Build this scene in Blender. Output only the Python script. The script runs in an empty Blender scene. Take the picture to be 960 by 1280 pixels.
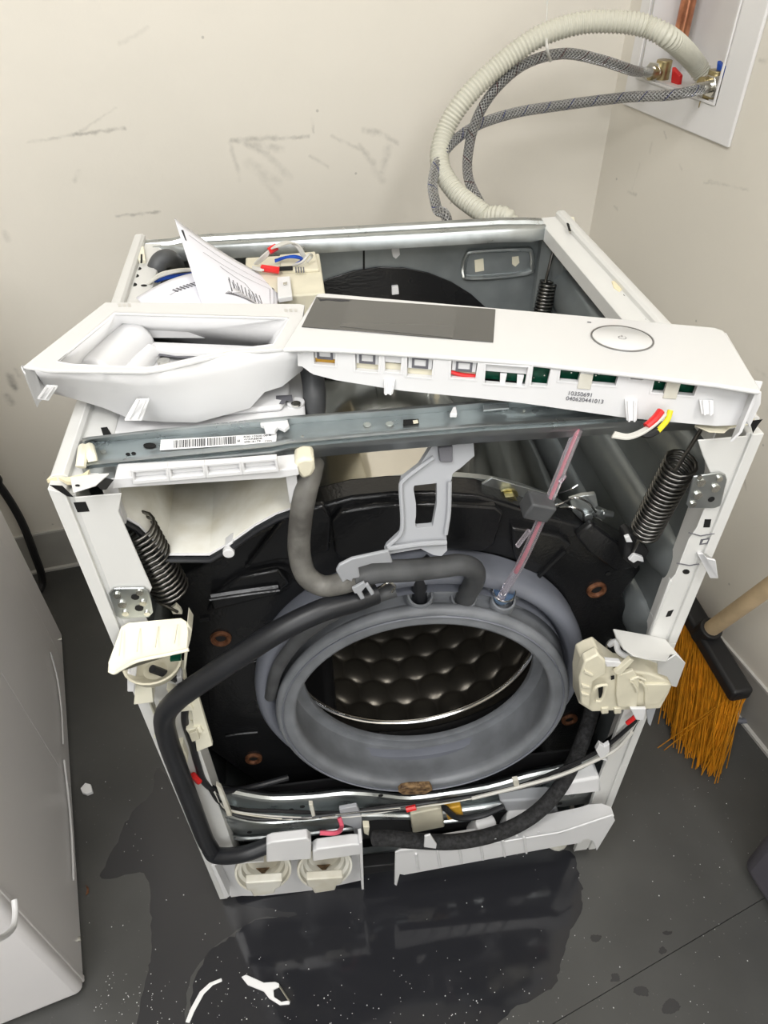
import bpy, bmesh, math, random
from mathutils import Vector, Matrix, Euler
random.seed(7)
S = bpy.context.scene
COL = S.collection
V = Vector
# ------------------------------------------------------------------ camera
CL = V((-0.0820409678, -0.470835157, 1.21828612)); CE = Euler((0.839965389, 0.0100304881, -0.124335725)); F = 900.0
cd = bpy.data.cameras.new('camera'); cam = bpy.data.objects.new('camera', cd); COL.objects.link(cam)
cam.location = CL; cam.rotation_euler = CE
cd.sensor_fit = 'VERTICAL'; cd.sensor_height = 32.0; cd.lens = F*32.0/1280; cd.clip_start = .01
S.camera = cam
# ------------------------------------------------------------------ world, lamps, exposure
w = bpy.data.worlds.new('world'); S.world = w; w.use_nodes = True
w.node_tree.nodes['Background'].inputs[0].default_value = (.9, .93, 1, 1)
w.node_tree.nodes['Background'].inputs[1].default_value = .25
def area(loc, target, sx, sy, power, col=(1, .97, .92)):
    l = bpy.data.lights.new('ceiling_or_fill_light', 'AREA'); l.shape = 'RECTANGLE'; l.size = sx; l.size_y = sy; l.energy = power; l.color = col
    o = bpy.data.objects.new('ceiling_or_fill_light', l); COL.objects.link(o); o.location = loc
    o.rotation_euler = (V(target)-V(loc)).to_track_quat('-Z', 'Y').to_euler()
    return o
area((.50, -1.05, 2.40), (.1, .1, .3), .4, 1.1, 22, (1, .985, .965))
area((-.42, -.45, 2.40), (.35, .25, .5), .5, 1.2, 27, (1, .985, .965))
area((-.9, -1.75, 2.38), (-.1, .3, .5), 1.3, .5, 20, (.99, .99, 1))  # added fill over the front, not a known ceiling fitting
area((-.1, -2.45, 1.35), (0, .3, .55), 1.3, 1.5, 17, (.95, .98, 1))      # added cool fill behind the viewer for low front faces; no doorway there
S.view_settings.view_transform = 'Standard'; S.view_settings.look = 'None'; S.view_settings.gamma = 1
S.view_settings.exposure = 0.19

MR = CE.to_matrix()
def ray(u, v): return MR @ V(((u-480)/F, -(v-640)/F, -1))
def P(u, v, ax, c):                # point where the sight line through (u,v) meets the plane axis = c
    d = ray(u, v); return CL + d*((c-CL[ax])/d[ax])
def PN(u, v, p0, n):
    d = ray(u, v); return CL + d*((V(p0)-CL).dot(n)/d.dot(n))
FZ = -.015                          # floor height (the machine stands on short feet)

# ------------------------------------------------------------------ materials
def mat(name, col, rough=.5, metal=0., noise=0., nscale=20., bump=0., bscale=60., spec=.5, trans=0., coat=0., col2=None, emit=None, alpha=1., ior=1.45, rvar=0.):
    m = bpy.data.materials.new(name); m.use_nodes = True
    nt = m.node_tree; b = nt.nodes['Principled BSDF']
    b.inputs['Base Color'].default_value = (*col, 1); b.inputs['Roughness'].default_value = rough
    b.inputs['Metallic'].default_value = metal; b.inputs['Specular IOR Level'].default_value = spec
    b.inputs['Transmission Weight'].default_value = trans; b.inputs['Coat Weight'].default_value = coat
    b.inputs['IOR'].default_value = ior; b.inputs['Alpha'].default_value = alpha
    if emit: b.inputs['Emission Color'].default_value = (*emit, 1); b.inputs['Emission Strength'].default_value = 1
    g = nt.nodes.new('ShaderNodeNewGeometry')
    if noise > 0 or rvar > 0:
        n = nt.nodes.new('ShaderNodeTexNoise'); n.inputs['Scale'].default_value = nscale; n.inputs['Detail'].default_value = 5
        nt.links.new(g.outputs['Position'], n.inputs['Vector'])
        if noise > 0:
            r = nt.nodes.new('ShaderNodeValToRGB'); c2 = col2 or tuple(c*(1-noise) for c in col)
            r.color_ramp.elements[0].position = .35; r.color_ramp.elements[0].color = (*c2, 1)
            r.color_ramp.elements[1].position = .65; r.color_ramp.elements[1].color = (*col, 1)
            nt.links.new(n.outputs[0], r.inputs[0]); nt.links.new(r.outputs[0], b.inputs['Base Color'])
        if rvar > 0:
            mr = nt.nodes.new('ShaderNodeMapRange'); mr.inputs[1].default_value = .3; mr.inputs[2].default_value = .7
            mr.inputs[3].default_value = max(0, rough-rvar); mr.inputs[4].default_value = min(1, rough+rvar)
            nt.links.new(n.outputs[0], mr.inputs[0]); nt.links.new(mr.outputs[0], b.inputs['Roughness'])
    if bump > 0:
        n2 = nt.nodes.new('ShaderNodeTexNoise'); n2.inputs['Scale'].default_value = bscale; n2.inputs['Detail'].default_value = 3
        nt.links.new(g.outputs['Position'], n2.inputs['Vector'])
        bp = nt.nodes.new('ShaderNodeBump'); bp.inputs['Strength'].default_value = bump; bp.inputs['Distance'].default_value = .002
        nt.links.new(n2.outputs[0], bp.inputs['Height']); nt.links.new(bp.outputs[0], b.inputs['Normal'])
    return m
M = {}
M['white'] = mat('white_paint', (.68, .68, .66), .32, noise=.04, nscale=9, bump=.05, bscale=200)
M['plastic'] = mat('white_plastic', (.70, .70, .705), .38, noise=.03, nscale=12)
M['fascia'] = mat('gloss_white_plastic', (.67, .67, .665), .25, coat=.3)
M['grimy'] = mat('yellowed_white_plastic', (.66, .65, .59), .45, noise=.18, nscale=22, col2=(.52, .49, .40))
M['cream'] = mat('cream_plastic', (.70, .66, .52), .45, noise=.12, nscale=30)
M['ivory'] = mat('ivory_plastic', (.86, .83, .68), .4, noise=.08, nscale=18)
M['greyplastic'] = mat('light_grey_plastic', (.34, .35, .37), .42)
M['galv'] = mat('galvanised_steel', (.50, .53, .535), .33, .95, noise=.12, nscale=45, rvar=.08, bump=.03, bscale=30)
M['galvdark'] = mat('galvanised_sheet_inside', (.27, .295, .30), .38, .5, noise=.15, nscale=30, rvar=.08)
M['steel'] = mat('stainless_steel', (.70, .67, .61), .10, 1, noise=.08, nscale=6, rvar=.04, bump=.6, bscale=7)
M['rim'] = mat('polished_steel_rim', (.85, .85, .85), .14, 1)
M['black'] = mat('black_painted_cast_iron', (.010, .0102, .011), .22, 0, bump=.18, bscale=260, rvar=.1, nscale=12, spec=.5)
M['blackmat'] = mat('black_plastic', (.012, .012, .013), .5)
M['dark'] = mat('dark_opening', (.004, .004, .004), .8)
M['rubber'] = mat('grey_rubber', (.165, .175, .205), .38, noise=.15, nscale=14, bump=.08, bscale=80)
M['rubberlip'] = mat('grey_rubber_lip', (.19, .20, .215), .42, noise=.25, nscale=30, bump=.1, bscale=120)
M['hosegrey'] = mat('grey_rubber_hose', (.085, .088, .092), .48, noise=.4, nscale=25, bump=.15, bscale=90)
M['hosedirty'] = mat('dusty_grey_hose', (.17, .165, .15), .5, noise=.55, nscale=35, col2=(.07, .066, .06), bump=.2, bscale=120)
M['hoseblack'] = mat('black_rubber_hose', (.016, .017, .020), .40, noise=.3, nscale=20)
M['foam'] = mat('black_foam_sleeve', (.028, .028, .030), .85, noise=.5, nscale=180, col2=(.008, .008, .008), bump=.8, bscale=300)
M['rust'] = mat('rusty_bolt_steel', (.22, .095, .045), .6, .4, noise=.5, nscale=160, col2=(.10, .035, .015))
M['yellowbolt'] = mat('yellow_zinc_bolt', (.42, .38, .20), .3, 1, noise=.3, nscale=120)
M['spring'] = mat('dark_spring_steel', (.17, .165, .155), .30, 1)
M['copper'] = mat('copper_pipe', (.72, .33, .19), .28, 1, noise=.35, nscale=40, col2=(.42, .17, .10))
M['brass'] = mat('tarnished_brass', (.48, .40, .22), .35, 1, noise=.3, nscale=70)
M['nickel'] = mat('nickel_fitting', (.70, .69, .64), .22, 1)
M['red'] = mat('red_plastic', (.62, .02, .02), .35)
M['blue'] = mat('blue_plastic', (.01, .07, .42), .35)
M['yellow'] = mat('yellow_sleeve', (.75, .62, .02), .4)
M['wirewhite'] = mat('white_wire', (.55, .54, .50), .4)
M['pcb'] = mat('green_circuit_board', (.004, .085, .045), .3, noise=.5, nscale=200)
M['glassblack'] = mat('dark_display_glass', (.050, .050, .048), .16, spec=.5, coat=.3)
M['ring'] = mat('satin_grey_ring', (.35, .35, .35), .3, 1)
M['ink'] = mat('dark_ink', (.03, .03, .035), .6)
M['inkgrey'] = mat('grey_ink', (.12, .12, .135), .6)
M['label'] = mat('white_label_paper', (.86, .86, .86), .5)
M['paper'] = mat('white_paper', (.80, .80, .86), .6)
M['wood'] = mat('pale_broom_wood', (.62, .47, .29), .5, noise=.2, nscale=25, bump=.1, bscale=60)
M['bristle'] = mat('orange_bristles', (.70, .30, .018), .45, noise=.3, nscale=60)
M['neighbour'] = mat('grey_white_enamel', (.78, .76, .76), .3, noise=.03, nscale=3)
M['seam'] = mat('panel_seam', (.50, .49, .46), .5)
M['bin'] = mat('grey_violet_plastic', (.105, .10, .12), .5, noise=.08, nscale=10)
M['baseboard'] = mat('grey_vinyl_baseboard', (.37, .36, .33), .5, noise=.15, nscale=10)
M['box'] = mat('white_utility_box_plastic', (.74, .73, .72), .4)
M['pipecream'] = mat('cream_corrugated_hose', (.55, .54, .46), .42)
M['pink'] = mat('pink_tracer_line', (.65, .10, .16), .4)
M['clear'] = mat('clear_tube', (.86, .80, .86), .10, trans=.85, alpha=1)
M['bluegel'] = mat('clear_blue_nozzle', (.30, .48, .75), .1, trans=.4)
M['orange'] = mat('ochre_plastic', (.55, .30, .03), .4)
M['chip'] = mat('white_plastic_chip', (.85, .85, .85), .35)
M['crust'] = mat('rusty_crust', (.24, .15, .07), .7, noise=.7, nscale=150, col2=(.05, .025, .012), bump=.8, bscale=200)
M['stain'] = mat('yellow_glue', (.78, .70, .48), .3)

def wall_mat(name, strokes=()):
    m = mat(name, (.74, .70, .622), .55, noise=.05, nscale=2.2, col2=(.70, .665, .59))
    nt = m.node_tree; N = nt.nodes.new; L = nt.links.new; b = nt.nodes['Principled BSDF']
    pos = [n for n in nt.nodes if n.bl_idname == 'ShaderNodeNewGeometry'][0].outputs['Position']
    src = b.inputs['Base Color'].links[0].from_socket
    def math_(op, a, c=None, clamp=False):
        n = N('ShaderNodeMath'); n.operation = op; n.use_clamp = clamp
        for i, x in enumerate((a, c)):
            if x is None: continue
            if isinstance(x, (int, float)): n.inputs[i].default_value = x
            else: L(x, n.inputs[i])
        return n.outputs[0]
    # orange-peel relief and little dents
    n1 = N('ShaderNodeTexNoise'); n1.inputs['Scale'].default_value = 55; n1.inputs['Detail'].default_value = 4; L(pos, n1.inputs['Vector'])
    n2 = N('ShaderNodeTexNoise'); n2.inputs['Scale'].default_value = 9; n2.inputs['Detail'].default_value = 2; L(pos, n2.inputs['Vector'])
    h = math_('ADD', math_('MULTIPLY', n1.outputs[0], .25), n2.outputs[0])
    bp = N('ShaderNodeBump'); bp.inputs['Strength'].default_value = .35; bp.inputs['Distance'].default_value = .004
    L(h, bp.inputs['Height']); L(bp.outputs[0], b.inputs['Normal'])
    total = None
    ns = N('ShaderNodeTexNoise'); ns.inputs['Scale'].default_value = 90; ns.inputs['Detail'].default_value = 3; L(pos, ns.inputs['Vector'])
    ns2 = N('ShaderNodeTexNoise'); ns2.inputs['Scale'].default_value = 48; ns2.inputs['Detail'].default_value = 6; L(pos, ns2.inputs['Vector'])
    wob = N('ShaderNodeVectorMath'); wob.operation = 'MULTIPLY_ADD'; L(ns.outputs['Color'], wob.inputs[0]); wob.inputs[1].default_value = (.008,)*3; L(pos, wob.inputs[2])
    for (a, c, wd, st) in strokes:
        a = V(a)+V((.004,)*3); c = V(c)+V((.004,)*3); d = c-a
        s = N('ShaderNodeVectorMath'); s.operation = 'SUBTRACT'; L(wob.outputs[0], s.inputs[0]); s.inputs[1].default_value = a
        dt = N('ShaderNodeVectorMath'); dt.operation = 'DOT_PRODUCT'; L(s.outputs[0], dt.inputs[0]); dt.inputs[1].default_value = d/d.length_squared
        t = math_('MAXIMUM', math_('MINIMUM', dt.outputs['Value'], 1), 0)
        sc = N('ShaderNodeVectorMath'); sc.operation = 'SCALE'; sc.inputs[0].default_value = d; L(t, sc.inputs['Scale'])
        df = N('ShaderNodeVectorMath'); df.operation = 'DISTANCE'; L(s.outputs[0], df.inputs[0]); L(sc.outputs[0], df.inputs[1])
        mk = N('ShaderNodeMapRange'); L(df.outputs['Value'], mk.inputs[0]); mk.inputs[1].default_value = wd; mk.inputs[2].default_value = 0
        mk.inputs[3].default_value = 0; mk.inputs[4].default_value = st; mk.interpolation_type = 'SMOOTHSTEP'
        total = mk.outputs[0] if total is None else math_('MAXIMUM', total, mk.outputs[0])
    vo = N('ShaderNodeTexVoronoi'); vo.inputs['Scale'].default_value = 14; L(pos, vo.inputs['Vector'])
    spk = math_('MULTIPLY', math_('LESS_THAN', vo.outputs['Distance'], .035), .35)
    total = spk if total is None else math_('MAXIMUM', math_('MULTIPLY', total, math_('SUBTRACT', math_('MULTIPLY', ns2.outputs[0], 2.6), .75, True), True), spk)
    mx = N('ShaderNodeMix'); mx.data_type = 'RGBA'; L(total, mx.inputs[0]); L(src, mx.inputs[6]); mx.inputs[7].default_value = (.13, .125, .115, 1)
    L(mx.outputs[2], b.inputs['Base Color'])
    return m

def floor_mat():
    m = mat('dark_vinyl_floor', (.070, .070, .067), .38, noise=.4, nscale=5, col2=(.050, .050, .048), bump=.12, bscale=45)
    nt = m.node_tree; N = nt.nodes.new; L = nt.links.new; b = nt.nodes['Principled BSDF']
    pos = [n for n in nt.nodes if n.bl_idname == 'ShaderNodeNewGeometry'][0].outputs['Position']
    src = b.inputs['Base Color'].links[0].from_socket
    v = N('ShaderNodeTexVoronoi'); v.inputs['Scale'].default_value = 95; L(pos, v.inputs['Vector'])
    n = N('ShaderNodeTexNoise'); n.inputs['Scale'].default_value = 6; L(pos, n.inputs['Vector'])
    th = N('ShaderNodeMath'); th.operation = 'MULTIPLY'; L(n.outputs[0], th.inputs[0]); th.inputs[1].default_value = .13
    lt = N('ShaderNodeMath'); lt.operation = 'LESS_THAN'; L(v.outputs['Distance'], lt.inputs[0]); L(th.outputs[0], lt.inputs[1])
    mu = N('ShaderNodeMath'); mu.operation = 'MULTIPLY'; L(lt.outputs[0], mu.inputs[0]); mu.inputs[1].default_value = .18
    mx = N('ShaderNodeMix'); mx.data_type = 'RGBA'; L(mu.outputs[0], mx.inputs[0]); L(src, mx.inputs[6]); mx.inputs[7].default_value = (.5, .48, .44, 1)
    n2 = N('ShaderNodeTexNoise'); n2.inputs['Scale'].default_value = 3.5; n2.inputs['Detail'].default_value = 6; L(pos, n2.inputs['Vector'])
    mr = N('ShaderNodeMapRange'); L(n2.outputs[0], mr.inputs[0]); mr.inputs[1].default_value = .4; mr.inputs[2].default_value = .6; mr.inputs[3].default_value = .30; mr.inputs[4].default_value = .5
    L(mr.outputs[0], b.inputs['Roughness']); L(mx.outputs[2], b.inputs['Base Color'])
    return m

def braid_mat(name, stripe):
    m = mat(name, (.36, .37, .38), .32, .75)
    nt = m.node_tree; N = nt.nodes.new; L = nt.links.new; b = nt.nodes['Principled BSDF']
    uv = N('ShaderNodeUVMap').outputs[0]; sp = N('ShaderNodeSeparateXYZ'); L(uv, sp.inputs[0])
    def mth(op, a, c=None, d=None):
        n = N('ShaderNodeMath'); n.operation = op
        for i, x in enumerate((a, c, d)):
            if x is None: continue
            if isinstance(x, (int, float)): n.inputs[i].default_value = x
            else: L(x, n.inputs[i])
        return n.outputs[0]
    U, W = sp.outputs[0], sp.outputs[1]
    a = mth('SINE', mth('MULTIPLY', mth('ADD', mth('MULTIPLY', U, 8), mth('MULTIPLY', W, 170)), 6.2832))
    c = mth('SINE', mth('MULTIPLY', mth('SUBTRACT', mth('MULTIPLY', U, 8), mth('MULTIPLY', W, 170)), 6.2832))
    h = mth('MAXIMUM', a, c)
    bp = N('ShaderNodeBump'); bp.inputs['Strength'].default_value = 1; bp.inputs['Distance'].default_value = .002; L(h, bp.inputs['Height']); L(bp.outputs[0], b.inputs['Normal'])
    fr = mth('FRACT', mth('ADD', mth('MULTIPLY', W, 26), U)); msk = mth('LESS_THAN', fr, .035)
    hc = N('ShaderNodeMapRange'); L(h, hc.inputs[0]); hc.inputs[1].default_value = -1; hc.inputs[3].default_value = .20; hc.inputs[4].default_value = .50
    cmb = N('ShaderNodeCombineColor'); [L(hc.outputs[0], cmb.inputs[i]) for i in range(3)]
    mx = N('ShaderNodeMix'); mx.data_type = 'RGBA'; L(msk, mx.inputs[0]); L(cmb.outputs[0], mx.inputs[6]); mx.inputs[7].default_value = (*stripe, 1)
    L(mx.outputs[2], b.inputs['Base Color'])
    return m
M['braidred'] = braid_mat('steel_braid_with_red_tracer', (.12, .03, .03))
M['braidblue'] = braid_mat('steel_braid_with_blue_tracer', (.03, .05, .24))
M['floor'] = floor_mat()

# ------------------------------------------------------------------ mesh builder
def catmull(pts, n=8):
    pts = [V(p) for p in pts]; out = []
    q = [pts[0]*2-pts[1]]+pts+[pts[-1]*2-pts[-2]]
    for i in range(1, len(q)-2):
        a, b, c, d = q[i-1:i+3]
        for k in range(n):
            t = k/n
            out.append(.5*((2*b)+(-a+c)*t+(2*a-5*b+4*c-d)*t*t+(-a+3*b-3*c+d)*t**3))
    out.append(pts[-1]); return out
class MB:
    def __init__(s): s.v = []; s.f = []; s.m = []; s.uv = {}; s.mi = 0
    def face(s, idx): s.f.append(tuple(idx)); s.m.append(s.mi); return s
    def poly(s, pts):
        b = len(s.v); s.v += [V(p) for p in pts]; s.face(range(b, b+len(pts))); return s
    def box(s, x0, x1, y0, y1, z0, z1, T=None):
        b = len(s.v); T = T or Matrix.Identity(4)
        s.v += [T @ V((x, y, z)) for z in (z0, z1) for y in (y0, y1) for x in (x0, x1)]
        for q in ((0, 2, 3, 1), (4, 5, 7, 6), (0, 1, 5, 4), (2, 6, 7, 3), (0, 4, 6, 2), (1, 3, 7, 5)): s.face([b+i for i in q])
        return s
    def prism(s, pts, vec):
        b = len(s.v); n = len(pts); vec = V(vec); s.v += [V(p) for p in pts]+[V(p)+vec for p in pts]
        nr = V((0, 0, 0))
        for i in range(n): nr += V(pts[i]).cross(V(pts[(i+1) % n]))
        flip = nr.dot(vec) > 0
        A = list(range(b, b+n)); B = list(range(b+n, b+2*n))
        s.face(A[::-1] if flip else A); s.face(B if flip else B[::-1])
        for i in range(n):
            j = (i+1) % n; q = [b+i, b+j, b+n+j, b+n+i]; s.face(q if flip else q[::-1])
        return s
    def ring(s, outer, inner, vec):                     # plate with one hole: equal-length loops
        b = len(s.v); n = len(outer); vec = V(vec)
        s.v += [V(p) for p in outer]+[V(p) for p in inner]+[V(p)+vec for p in outer]+[V(p)+vec for p in inner]
        for i in range(n):
            j = (i+1) % n
            s.face([b+i, b+j, b+n+j, b+n+i]); s.face([b+2*n+i, b+3*n+i, b+3*n+j, b+2*n+j])
            s.face([b+i, b+2*n+i, b+2*n+j, b+j]); s.face([b+n+i, b+n+j, b+3*n+j, b+3*n+i])
        return s
    def loft(s, rows, close=False, cap=False, cyc=False):
        b = len(s.v); n = len(rows[0])
        for r in rows: s.v += [V(p) for p in r]
        R_ = len(rows)
        for i in range(R_ if cyc else R_-1):
            i2 = (i+1) % R_
            for j in range(n if close else n-1):
                k = (j+1) % n; s.face([b+i*n+j, b+i*n+k, b+i2*n+k, b+i2*n+j])
        if cap: s.face([b+j for j in range(n)][::-1]); s.face([b+(R_-1)*n+j for j in range(n)])
        return s
    def tube(s, pts, r, n=10, sm=8, cap=True, prof=None):
        pts = catmull(pts, sm) if sm and len(pts) > 2 else [V(p) for p in pts]
        if prof:                                        # even spacing along the length
            d_ = [0]
            for a_, c_ in zip(pts, pts[1:]): d_.append(d_[-1]+(c_-a_).length)
            m_ = int(d_[-1]/.0009); q_ = []; k_ = 0
            for i in range(m_+1):
                t_ = d_[-1]*i/m_
                while k_ < len(d_)-2 and d_[k_+1] < t_: k_ += 1
                q_.append(pts[k_].lerp(pts[k_+1], (t_-d_[k_])/max(1e-9, d_[k_+1]-d_[k_])))
            pts = q_
        b = len(s.v); up = None; L_ = 0; N = len(pts)
        for i, p in enumerate(pts):
            t = (pts[min(i+1, N-1)]-pts[max(i-1, 0)]).normalized()
            if up is None: up = t.orthogonal().normalized()
            up = (up-t*up.dot(t)).normalized(); w_ = t.cross(up)
            if i: L_ += (p-pts[i-1]).length
            rr = r(i/(N-1)) if callable(r) else r
            if prof: rr *= prof(L_)
            for k in range(n):
                a = 2*math.pi*k/n; s.v.append(p+up*math.cos(a)*rr+w_*math.sin(a)*rr)
            if i:
                for k in range(n):
                    k2 = (k+1) % n; q = (b+(i-1)*n+k, b+(i-1)*n+k2, b+i*n+k2, b+i*n+k)
                    s.uv[len(s.f)] = ((k/n, Lp), ((k+1)/n, Lp), ((k+1)/n, L_), (k/n, L_)); s.face(q)
            Lp = L_
        if cap: s.face([b+k for k in range(n)][::-1]); s.face([b+(N-1)*n+k for k in range(n)])
        return s
    def lathe(s, prof, o, axis=(0, 1, 0), n=48, a0=0, a1=360, sx=1.):       # prof: (radius, along-axis)
        o = V(o); ax = V(axis).normalized()
        e1 = ax.cross(V((0, 0, 1))); e1 = e1.normalized() if e1.length > .01 else V((1, 0, 0)); e2 = e1.cross(ax)
        full = abs(a1-a0) >= 360; m = n if full else n+1; rows = []
        for k in range(m):
            a = math.radians(a0+(a1-a0)*k/n); d = e1*math.cos(a)*sx+e2*math.sin(a)
            rows.append([o+d*r+ax*h for r, h in prof])
        return s.loft(rows, cyc=full)
    def cyl(s, o, axis, r, h, n=16, r2=None):
        r2 = r if r2 is None else r2
        return s.lathe([(0, 0), (r, 0), (r2, h), (0, h)], o, axis, n)
def obj(name, mb, mats, parent=None, bevel=0, seg=2, smooth=35, solid=0, sub=0, **tags):
    if not isinstance(mats, (list, tuple)): mats = [mats]
    me = bpy.data.meshes.new(name)
    lo = V((min(v[i] for v in mb.v) for i in range(3))); hi = V((max(v[i] for v in mb.v) for i in range(3)))
    c = (lo+hi)/2
    if parent is None: c.z = lo.z
    if name in ('floor', 'ceiling') or name.startswith('wall_'): c = V((0, 0, 0))
    me.from_pydata([tuple(v-c) for v in mb.v], [], mb.f)
    me.polygons.foreach_set('material_index', mb.m)
    if mb.uv:
        l = me.uv_layers.new(name='UVMap')
        for fi, uvs in mb.uv.items():
            for li, q in zip(me.polygons[fi].loop_indices, uvs): l.data[li].uv = q
    me.update()
    if len(mb.f) < 30000:
        bm = bmesh.new(); bm.from_mesh(me); bmesh.ops.recalc_face_normals(bm, faces=bm.faces); bm.to_mesh(me); bm.free()
    if smooth: me.shade_smooth(); me.set_sharp_from_angle(angle=math.radians(smooth))
    for m in mats: me.materials.append(M[m] if isinstance(m, str) else m)
    o = bpy.data.objects.new(name, me); COL.objects.link(o)
    o['wo'] = list(c)
    if parent is not None: o.parent = parent; o.location = c-V(parent['wo'])
    else: o.location = c
    if solid: md = o.modifiers.new('solid', 'SOLIDIFY'); md.thickness = solid; md.offset = 0
    if bevel:
        md = o.modifiers.new('bevel', 'BEVEL'); md.width = bevel; md.segments = seg; md.limit_method = 'ANGLE'; md.angle_limit = math.radians(40)
        md.harden_normals = False
    if sub: md = o.modifiers.new('sub', 'SUBSURF'); md.levels = md.render_levels = sub
    for k, v_ in tags.items(): o['category' if k == 'cat' else k] = v_
    return o
def empty(name, loc, label, cat, group=None):
    o = bpy.data.objects.new(name, None); COL.objects.link(o); o.location = loc; o['wo'] = list(loc); o['label'] = label; o['category'] = cat
    o.empty_display_size = .05
    if group: o['group'] = group
    return o
def text(name, body, size, p0, ex, ey, m, parent, thick=.0001, **tags):
    cu = bpy.data.curves.new(name, 'FONT'); cu.body = body; cu.size = size; cu.extrude = thick
    t = bpy.data.objects.new(name, cu); COL.objects.link(t)
    me = bpy.data.meshes.new_from_object(t.evaluated_get(bpy.context.evaluated_depsgraph_get()))
    bpy.data.objects.remove(t)
    ex = V(ex).normalized(); ez = ex.cross(V(ey)).normalized(); ey = ez.cross(ex)
    T = Matrix((ex, ey, ez)).transposed().to_4x4()
    me.transform(T); me.materials.clear(); me.materials.append(M[m])
    o = bpy.data.objects.new(name, me); COL.objects.link(o); o.parent = parent; o.location = V(p0)-V(parent['wo'])
    for k, v_ in tags.items(): o[k] = v_
    return o
def sp_box(c, sx, sy, sz, rot=(0, 0, 0)):
    T = Matrix.Translation(c) @ Euler(rot).to_matrix().to_4x4(); return (-sx/2, sx/2, -sy/2, sy/2, -sz/2, sz/2, T)
ST = dict(kind='structure')

# ================================================================== THE ROOM
CN = V((.53, .985, 0))
BW = (CN-V((-.715, .808, 0))).normalized()          # direction of the back wall
RWd = (V((.6975, .17, 0))-CN).normalized()          # direction of the right wall, towards the viewer
nB = V((BW.y, -BW.x, 0)); nR = V((RWd.y, -RWd.x, 0))
if nB.y > 0: nB = -nB
if nR.x > 0: nR = -nR
def BWp(u, v, d=0.): return PN(u, v, CN+nB*d, nB)
def RWp(u, v, d=0.): return PN(u, v, CN+nR*d, nR)
def wallT(o, ex, n): return Matrix.Translation(o) @ Matrix((ex, -n, V((0, 0, 1)))).transposed().to_4x4()
TB = wallT(CN, -BW, nB)         # local: x leftwards, y into the wall, z up
TR = wallT(CN, RWd, nR)
H = 2.45
def stk(L_, f):
    out = []
    for a, b, wd, s in L_: out.append((f(*a), f(*b), wd*1.7, s*.75))
    return out
bs = stk([((290, 176), (345, 172), .0045, .7), ((345, 173), (385, 171), .003, .6), ((305, 178), (335, 192), .005, .55), ((318, 182), (352, 186), .006, .5),
          ((330, 190), (362, 222), .006, .4), ((288, 178), (300, 225), .004, .3), ((312, 205), (345, 228), .009, .35), ((325, 220), (350, 250), .006, .2),
          ((455, 163), (475, 166), .005, .6), ((475, 166), (497, 178), .004, .55), ((450, 183), (468, 205), .005, .45), ((485, 185), (478, 215), .007, .35),
          ((415, 170), (455, 190), .003, .3), ((388, 195), (410, 208), .003, .4), ((390, 148), (392, 165), .0025, .4), ((468, 212), (478, 225), .007, .25),
          ((35, 178), (92, 169), .0025, .35), ((92, 169), (155, 160), .003, .75), ((100, 165), (145, 135), .002, .3), ((145, 270), (200, 265), .0025, .7),
          ((93, 225), (98, 215), .004, .4), ((150, 55), (185, 35), .003, .2), ((12, 470), (18, 485), .007, .8), ((8, 495), (14, 503), .007, .8), ((20, 462), (24, 470), .004, .6), ((6, 290), (10, 300), .005, .35)], BWp)
rs = stk([((830, 165), (833, 173), .002, .6), ((785, 240), (795, 243), .003, .35), ((768, 258), (772, 262), .003, .4), ((800, 205), (790, 235), .0025, .2), ((885, 225), (935, 238), .002, .35), ((880, 228), (900, 230), .0025, .35),
          ((950, 75), (957, 78), .003, .4), ((930, 600), (932, 612), .003, .6), ((700, 262), (704, 266), .003, .3), ((815, 178), (812, 190), .003, .3), ((850, 205), (852, 212), .002, .4), ((945, 462), (955, 468), .004, .4)], RWp)
M['wallb'] = wall_mat('scuffed_cream_wall_paint', bs); M['wallr'] = wall_mat('cream_wall_paint', rs); M['wallo'] = wall_mat('plain_cream_wall_paint')
# the floor: subfloor and two vinyl sheets meeting in a fine seam
f = obj('floor', MB().box(-2.4, 1.4, -2.6, 1.5, FZ-.06, FZ-.003), 'dark', None, smooth=0, **ST)
a, b_ = P(738, 1252, 2, FZ), P(938, 1133, 2, FZ); sd = (b_-a).normalized(); sn = V((-sd.y, sd.x, 0))
if sn.y < 0: sn = -sn
p, q = a-sd*4, a+sd*3
for k, (t0, t1) in enumerate(((.0005, 3.2), (-.0005, -3.2))):
    obj('vinyl_sheet', MB().prism([p+sn*t0+V((0, 0, 0)), q+sn*t0, q+sn*t1, p+sn*t1], (0, 0, -.003)), 'floor', f, smooth=0)
# walls
wb = obj('wall_back', MB().box(-.001, 3.2, 0, .1, -.08, H, TB), 'wallb', smooth=0, **ST)
# opening of the utility box in the right wall (local s, z)
TRi = TR.inverted()
def sz(u, v): q_ = TRi @ RWp(u, v); return q_.x, q_.z
o_l = sz(806, 60)[0]; o_r = (sz(901, 124)[0]+sz(916, 60)[0])/2; o_b = (sz(815, 106)[1]+sz(898, 128)[1])/2; o_t = o_b+.27
g_l = sz(785, 110)[0]; g_r = sz(915, 178)[0]; g_b = (sz(785, 137)[1]+sz(912, 178)[1])/2; g_t = o_t+.045
R_ = MB()
R_.box(0, o_l, 0, .1, -.08, H, TR).box(o_r, 3.3, 0, .1, -.08, H, TR).box(o_l, o_r, 0, .1, -.08, o_b, TR).box(o_l, o_r, 0, .1, o_t, H, TR)
obj('wall_right', R_, 'wallr', smooth=0, **ST)
obj('wall_left', MB().box(-2.5, -2.4, -2.6, 1.3, -.08, H), 'wallo', smooth=0, **ST)
obj('wall_front', MB().box(-2.4, 1.4, -2.7, -2.6, -.08, H), 'wallo', smooth=0, **ST)
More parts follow.
